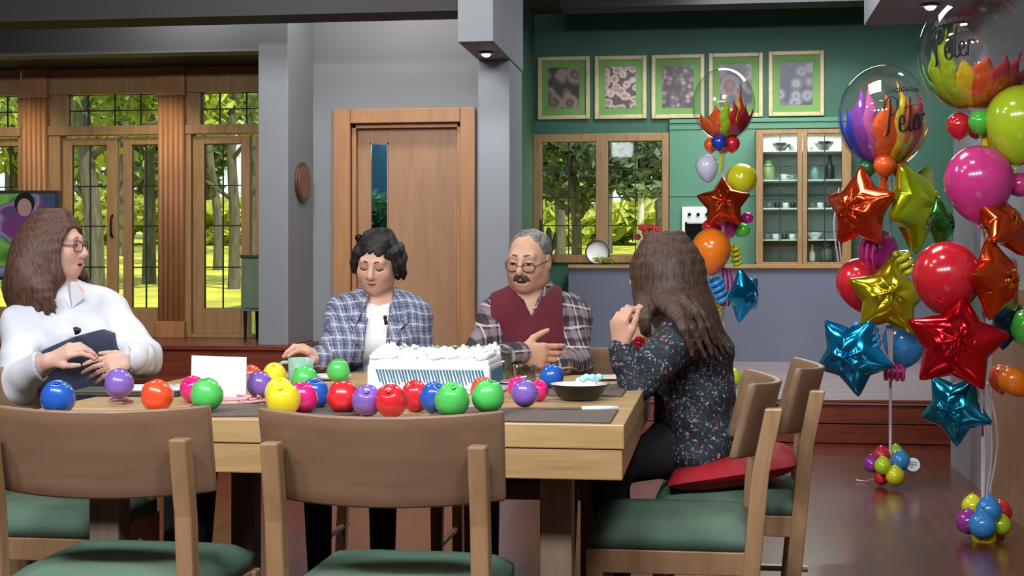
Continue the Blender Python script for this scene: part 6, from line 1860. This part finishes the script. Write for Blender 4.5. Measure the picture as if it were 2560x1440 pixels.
for i in range(46):        # long locks falling over the back and the near side
    a_ = math.radians(-100 + 290 * (i + .5) / 46)          # around the head, 0 = near side, 90 = back
    ux = -math.cos(a_); uy = -math.sin(a_)                  # local: -x is her left (near the camera)
    top = H.w(ux * .035, uy * .05 - .02, .118)
    side = H.w(ux * .090, uy * .108 - .02, .03); low = H.w(ux * .092, uy * .112 - .025, -.07)
    back = max(0, math.sin(a_))
    dn = S(1690 + 92 * back + rr_.uniform(-10, 10), 792 + rr_.uniform(-10, 10), z0 - .225 * math.cos(a_) - .01)
    en = S(1738 + 92 * back + rr_.uniform(-14, 10), 872 + 18 * back + rr_.uniform(-26, 18), z0 - .225 * math.cos(a_) - .01)
    if a_ < math.radians(-25):      # front locks beside the face
        dn = S(1612 + rr_.uniform(-12, 16), 775, z0 - .12); en = S(1615 + rr_.uniform(-10, 12), 835 + rr_.uniform(-20, 8), z0 - .13)
    r0 = rr_.uniform(.013, .018)
    hg.path(curve_pts([top, side, low, dn, en], 3), [r0 * (1.1 - .75 * (j / 12) ** 2.2) for j in range(13)], .006)
hg.ell(s_(1712, 790, -.03), (.09, .09, .09), None, .05)
hg.ell(s_(1672, 735, -.05), (.075, .075, .10), None, .05)
hg.ell(H.w(0, .115, -.02), [q * H.s for q in (.055, .06, .085)], R, .01, sub=True)
hg.build('hair', M['brown_hair'], fw)
def floral(name):
    m, nt, b_ = new_mat(name)
    v = coords(nt)
    rgb = nt.nodes.new('ShaderNodeRGB'); rgb.outputs[0].default_value = (*lin('1a2129'), 1); cur = rgb.outputs[0]
    for i, (sc_, th, cols) in enumerate(((52, .28, ['37525a', '2c4450', '485a66']), (70, .26, ['7c8694', '70808c', '4c7078']), (46, .26, ['a04c60', 'b87c8a', '7c2a40']), (95, .26, ['a4a4aa', '5b7f86', '8a4a5c']), (60, .24, ['9aa0aa', '50405a', '2a3a40']))):
        vo = nt.nodes.new('ShaderNodeTexVoronoi'); vo.inputs['Scale'].default_value = sc_; vo.inputs['Randomness'].default_value = 1
        mp = nt.nodes.new('ShaderNodeMapping'); mp.inputs['Location'].default_value = (i * 3.3, i * 1.9, i * .7); nt.links.new(v, mp.inputs[0])
        nz = nt.nodes.new('ShaderNodeTexNoise'); nz.inputs['Scale'].default_value = sc_ * 1.5; nt.links.new(mp.outputs[0], nz.inputs[0])
        ad = nt.nodes.new('ShaderNodeVectorMath'); ad.operation = 'MULTIPLY_ADD'; ad.inputs[1].default_value = (.02,) * 3; nt.links.new(nz.outputs[1], ad.inputs[0]); nt.links.new(mp.outputs[0], ad.inputs[2])
        nt.links.new(ad.outputs[0], vo.inputs[0])
        lt = nt.nodes.new('ShaderNodeMath'); lt.operation = 'LESS_THAN'; lt.inputs[1].default_value = th; nt.links.new(vo.outputs['Distance'], lt.inputs[0])
        sp = nt.nodes.new('ShaderNodeSeparateColor'); nt.links.new(vo.outputs['Color'], sp.inputs[0])
        g1 = nt.nodes.new('ShaderNodeMath'); g1.operation = 'GREATER_THAN'; g1.inputs[1].default_value = .45; nt.links.new(sp.outputs[0], g1.inputs[0])
        ml = nt.nodes.new('ShaderNodeMath'); ml.operation = 'MULTIPLY'; nt.links.new(lt.outputs[0], ml.inputs[0]); nt.links.new(g1.outputs[0], ml.inputs[1])
        r = ramp(nt, [(0, cols[0]), (.4, cols[1]), (.7, cols[2])], 'CONSTANT'); nt.links.new(sp.outputs[1], r.inputs[0])
        mx = nt.nodes.new('ShaderNodeMix'); mx.data_type = 'RGBA'; nt.links.new(ml.outputs[0], mx.inputs[0]); nt.links.new(cur, mx.inputs[6]); nt.links.new(r.outputs[0], mx.inputs[7]); cur = mx.outputs[2]
    nt.links.new(cur, b_.inputs['Base Color']); setp(b_, rough=.75); return m
M['floral'] = floral('dark_floral_blouse')
bg_ = f.grow(('torso', 'arm'), .0048, .012); 
U, W, D = uv_of(bg_, z0)
X, Y, Z = bg_.grid(); bg_.F = bg_.F + (.0035 * np.sin(Z * 55 + 2.2 * np.sin(X * 14 + Y * 9)) * (Z < 1.0)).astype(np.float32)
bg_.ripple(.0018, 38, 7)
bg_.cut(poly_sdf(U, W, [(1490, 700), (1600, 700), (1596, 884), (1525, 890), (1490, 890)], z0 - .26) + 0 * D)
bg_.cut(np.maximum(poly_sdf(U, W, [(1480, 700), (1650, 700), (1650, 884), (1480, 884)], z0) + 0 * D, -(D - z0 + .08)))
bg_.build('floral_blouse', M['floral'], fw)
tu = Blend(np.array(wN) - .09, np.array(wN) + .09, .003)
tu.cap(s_(1554, 876, -.26), s_(1566, 904, -.26), .038, .049, .0); tu.build('sleeve_cuff', M['floral'], fw)
MB().tube([Vector(wN) + UP * .004 + RIGHT * (.0305 * math.cos(t * .3927)) + FWD * (.0305 * math.sin(t * .3927)) for t in range(16)], .003, 6, True).build('bracelet', plain('dark_red_cord', '7a2a24', .6), fw, True)
m = MB()
for i in range(9): m.ball(s_(1596 + 9 * math.sin(i * 2.1), 848 + 3.6 * i, -.17 + .006 * (i % 3)), .0105, 9, 7)
m.build('red_necklace', plain('shiny_red_beads', 'b8182c', .15, .1), fw, True)
hp = Vector((pel.x, pel.y, .575))
trousers(fw, hp, s_(1520, 1165, -.10) , s_(1530, 1160, .12), plain('black_trousers', '141417', .9, .1), .082)

# ------------------------------------------------------------------ the woman in the white shirt
z0 = 4.50
ww = person('brown-haired woman with glasses in a white shirt and dark blue corset, turned sideways', (s_(190, 665).x, s_(190, 665).y, .47))
f = Figure()
H = Head(s_(140, 621, .02), head_frame(math.radians(82), math.radians(-2), 0), .88); H.add(f, .002)
neck = s_(150, 742, .04); chest = s_(185, 860, .02); pel = s_(180, 1090, .06)
lt_ = (RIGHT * .92 + FWD * .40).normalized()
f.cap(H.w(0, -.015, -.03), neck, .044, .048, 'neck', .03)
shL, shR = s_(62, 812, -.08), s_(268, 778, .10)
f.cap(chest, pel, .098, .115, 'torso', .05, (lt_, 1.25)); f.cap(s_(165, 800, .02), chest, .085, .102, 'torso', .05, (lt_, 1.32))
for q in (-1, 1): f.ell(s_(200 + q * 40, 860, -.06 + q * .03), (.058, .054, .056), np.eye(3), 'torso', .04)
f.cap(shL, shR, .050, .050, 'torso', .06)
for sh in (shL, shR): f.cap(neck, sh, .042, .046, 'torso', .05)
eL, wL = s_(40, 962, -.22), s_(122, 905, -.34)
f.cap(shL, eL, .050, .044, 'arm', .03); f.cap(eL, wL, .041, .0275, 'arm', .02)
eR, wR = s_(362, 898, -.02), s_(335, 898, -.20)
f.cap(shR, eR, .049, .042, 'arm', .03); f.cap(eR, wR, .040, .0275, 'arm', .02)
add_hand(f, wL, RIGHT * .85 + UP * .45 - FWD * .1, -UP * .5 + RIGHT * .5 + FWD * .4, UP * .5 - FWD * .6, [.55, .7, .8, .9], .92, .25, .6)
add_hand(f, wR, -RIGHT * .9 - UP * .22 - FWD * .25, FWD * .7 - UP * .4, UP, [.25, .3, .35, .4], .92, .22, .6)
f.grow(SKIN_TAGS, .0036).build('body', M['skin'], ww, H.tint('d6a996', 'b0565a', None, .4))
M['chestnut'] = hair_mat('chestnut_hair', '38231b', '644536', (110, 110, 3))
H.brow(ww, M['chestnut'], .003); H.eyes(ww, M['iris_dark'], 0, 0)
H.glasses(ww, plain('dark_purple_frame', '2a1624', .3, .05), .025, .019, .003)
lo_ = np.minimum(np.array(s_(-20, 820, -.2)), np.array(s_(285, 530, .25))) - .05; hi_ = np.maximum(np.array(s_(-20, 820, -.2)), np.array(s_(285, 530, .25))) + .05
hg = Blend(lo_, hi_, .0042); R = np.array(H.R)
hg.ell(H.w(0, -.026, .042), [q * H.s for q in (.088, .110, .088)], R, 0)
rr_ = random.Random(12)
for i in range(48):
    a_ = math.radians(-62 + 300 * (i + .5) / 48)           # 0 = near side (her right), 90 = back of the head
    ux = math.cos(a_); uy = -math.sin(a_)
    top = H.w(ux * .03, uy * .045 - .005, .120)
    side = H.w(ux * .092, uy * .110 - .018, .03); low = H.w(ux * .096, uy * .112 - .022, -.07)
    back = max(0, math.sin(a_)); near = max(0, math.cos(a_))
    base_ = 108 - 92 * math.sin(a_) * (1 if a_ > 0 else .25)
    zz = z0 - .135 * math.cos(a_) + .02
    dn = S(base_ + rr_.uniform(-8, 8), 722, zz); en = S(base_ + 14 * near + rr_.uniform(-10, 10), (788 if near > .25 else 752) + rr_.uniform(-22, 10), zz)
    if math.cos(a_) < -.25: dn = S(205 - 40 * back + rr_.uniform(-10, 10), 700, z0 + .12); en = S(238 - 70 * back + rr_.uniform(-14, 14), 742 + rr_.uniform(-12, 8), z0 + .12)
    r0 = rr_.uniform(.013, .018)
    hg.path(curve_pts([top, side, low, dn, en], 3), [r0 * (1.1 - .8 * (j / 12) ** 2.6) for j in range(13)], .006)
hg.ell(s_(85, 690, -.02), (.08, .10, .12), None, .05)
hg.ell(H.w(0, .125, -.035), [q * H.s for q in (.125, .092, .125)], R, .008, sub=True)
hg.build('hair', M['chestnut'], ww)
M['white_shirt'] = plain('white_cotton_shirt', 'd2d4dc', .8, .03, 12, .12, 30)
sg = f.grow(('torso', 'arm'), .0048, .012).ripple(.0042, 26, 9).ripple(.0014, 60, 3); U, W, D = uv_of(sg, z0)
sg.cut(np.maximum(poly_sdf(U, W, [(150, 700), (205, 700), (176, 772)], z0 - .08) + 0 * D, D - z0 - .02))
sg.cut(poly_sdf(U, W, [(92, 880), (122, 866), (235, 840), (235, 960), (105, 960)], z0 - .33) * 1.0 + np.maximum(0, D - (z0 - .19)) * 9)
sg.cut(poly_sdf(U, W, [(250, 850), (330, 872), (330, 950), (250, 950)], z0 - .22) * 1.0 + np.maximum(0, D - (z0 - .16)) * 9)
sg.build('white_shirt', M['white_shirt'], ww)
for pts, dzz in (([(176, 706), (190, 704), (213, 745), (182, 772)], .0), ([(118, 752), (160, 742), (180, 776), (140, 772)], .0)):
    q = [S(px, py, z0 - .075 + .0004 * (px - 150)) for px, py in pts]
    MB().prism(q, -FWD, .008).build('shirt_collar', M['white_shirt'], ww, bevel=.003)
cf = Blend(np.array(wR) - .12, np.array(wR) + .12, .0035); cf.cap(s_(348, 897, -.14), s_(338, 898, -.175), .050, .047, 0).ripple(.003, 60, 2); cf.build('sleeve_cuff', M['white_shirt'], ww)
dg = f.grow(('torso',), .0048, .030, pad=.05).ripple(.0012, 50, 4); U, W, D = uv_of(dg, z0)
dg.keep(poly_sdf(U, W, [(70, 912), (140, 868), (215, 836), (262, 822), (284, 834), (302, 890), (312, 1120), (60, 1120)], z0 - .05) + 0 * D)
dg.build('dark_corset', plain('dark_blue_denim', '343a50', .85, .12, 30, .2, 200), ww)
MB().tube([s_(188, 818, -.19), s_(193, 836, -.19)], .007, 8).ball(s_(196, 826, -.19), .009, 8, 6).build('clip_microphone', M['black_shoe'], ww, True)
trousers(ww, Vector((pel.x, pel.y + .02, .56)), Vector((pel.x + .40, pel.y - .10, .52)), Vector((pel.x + .38, pel.y + .14, .52)), M['dark_trousers'], .078)
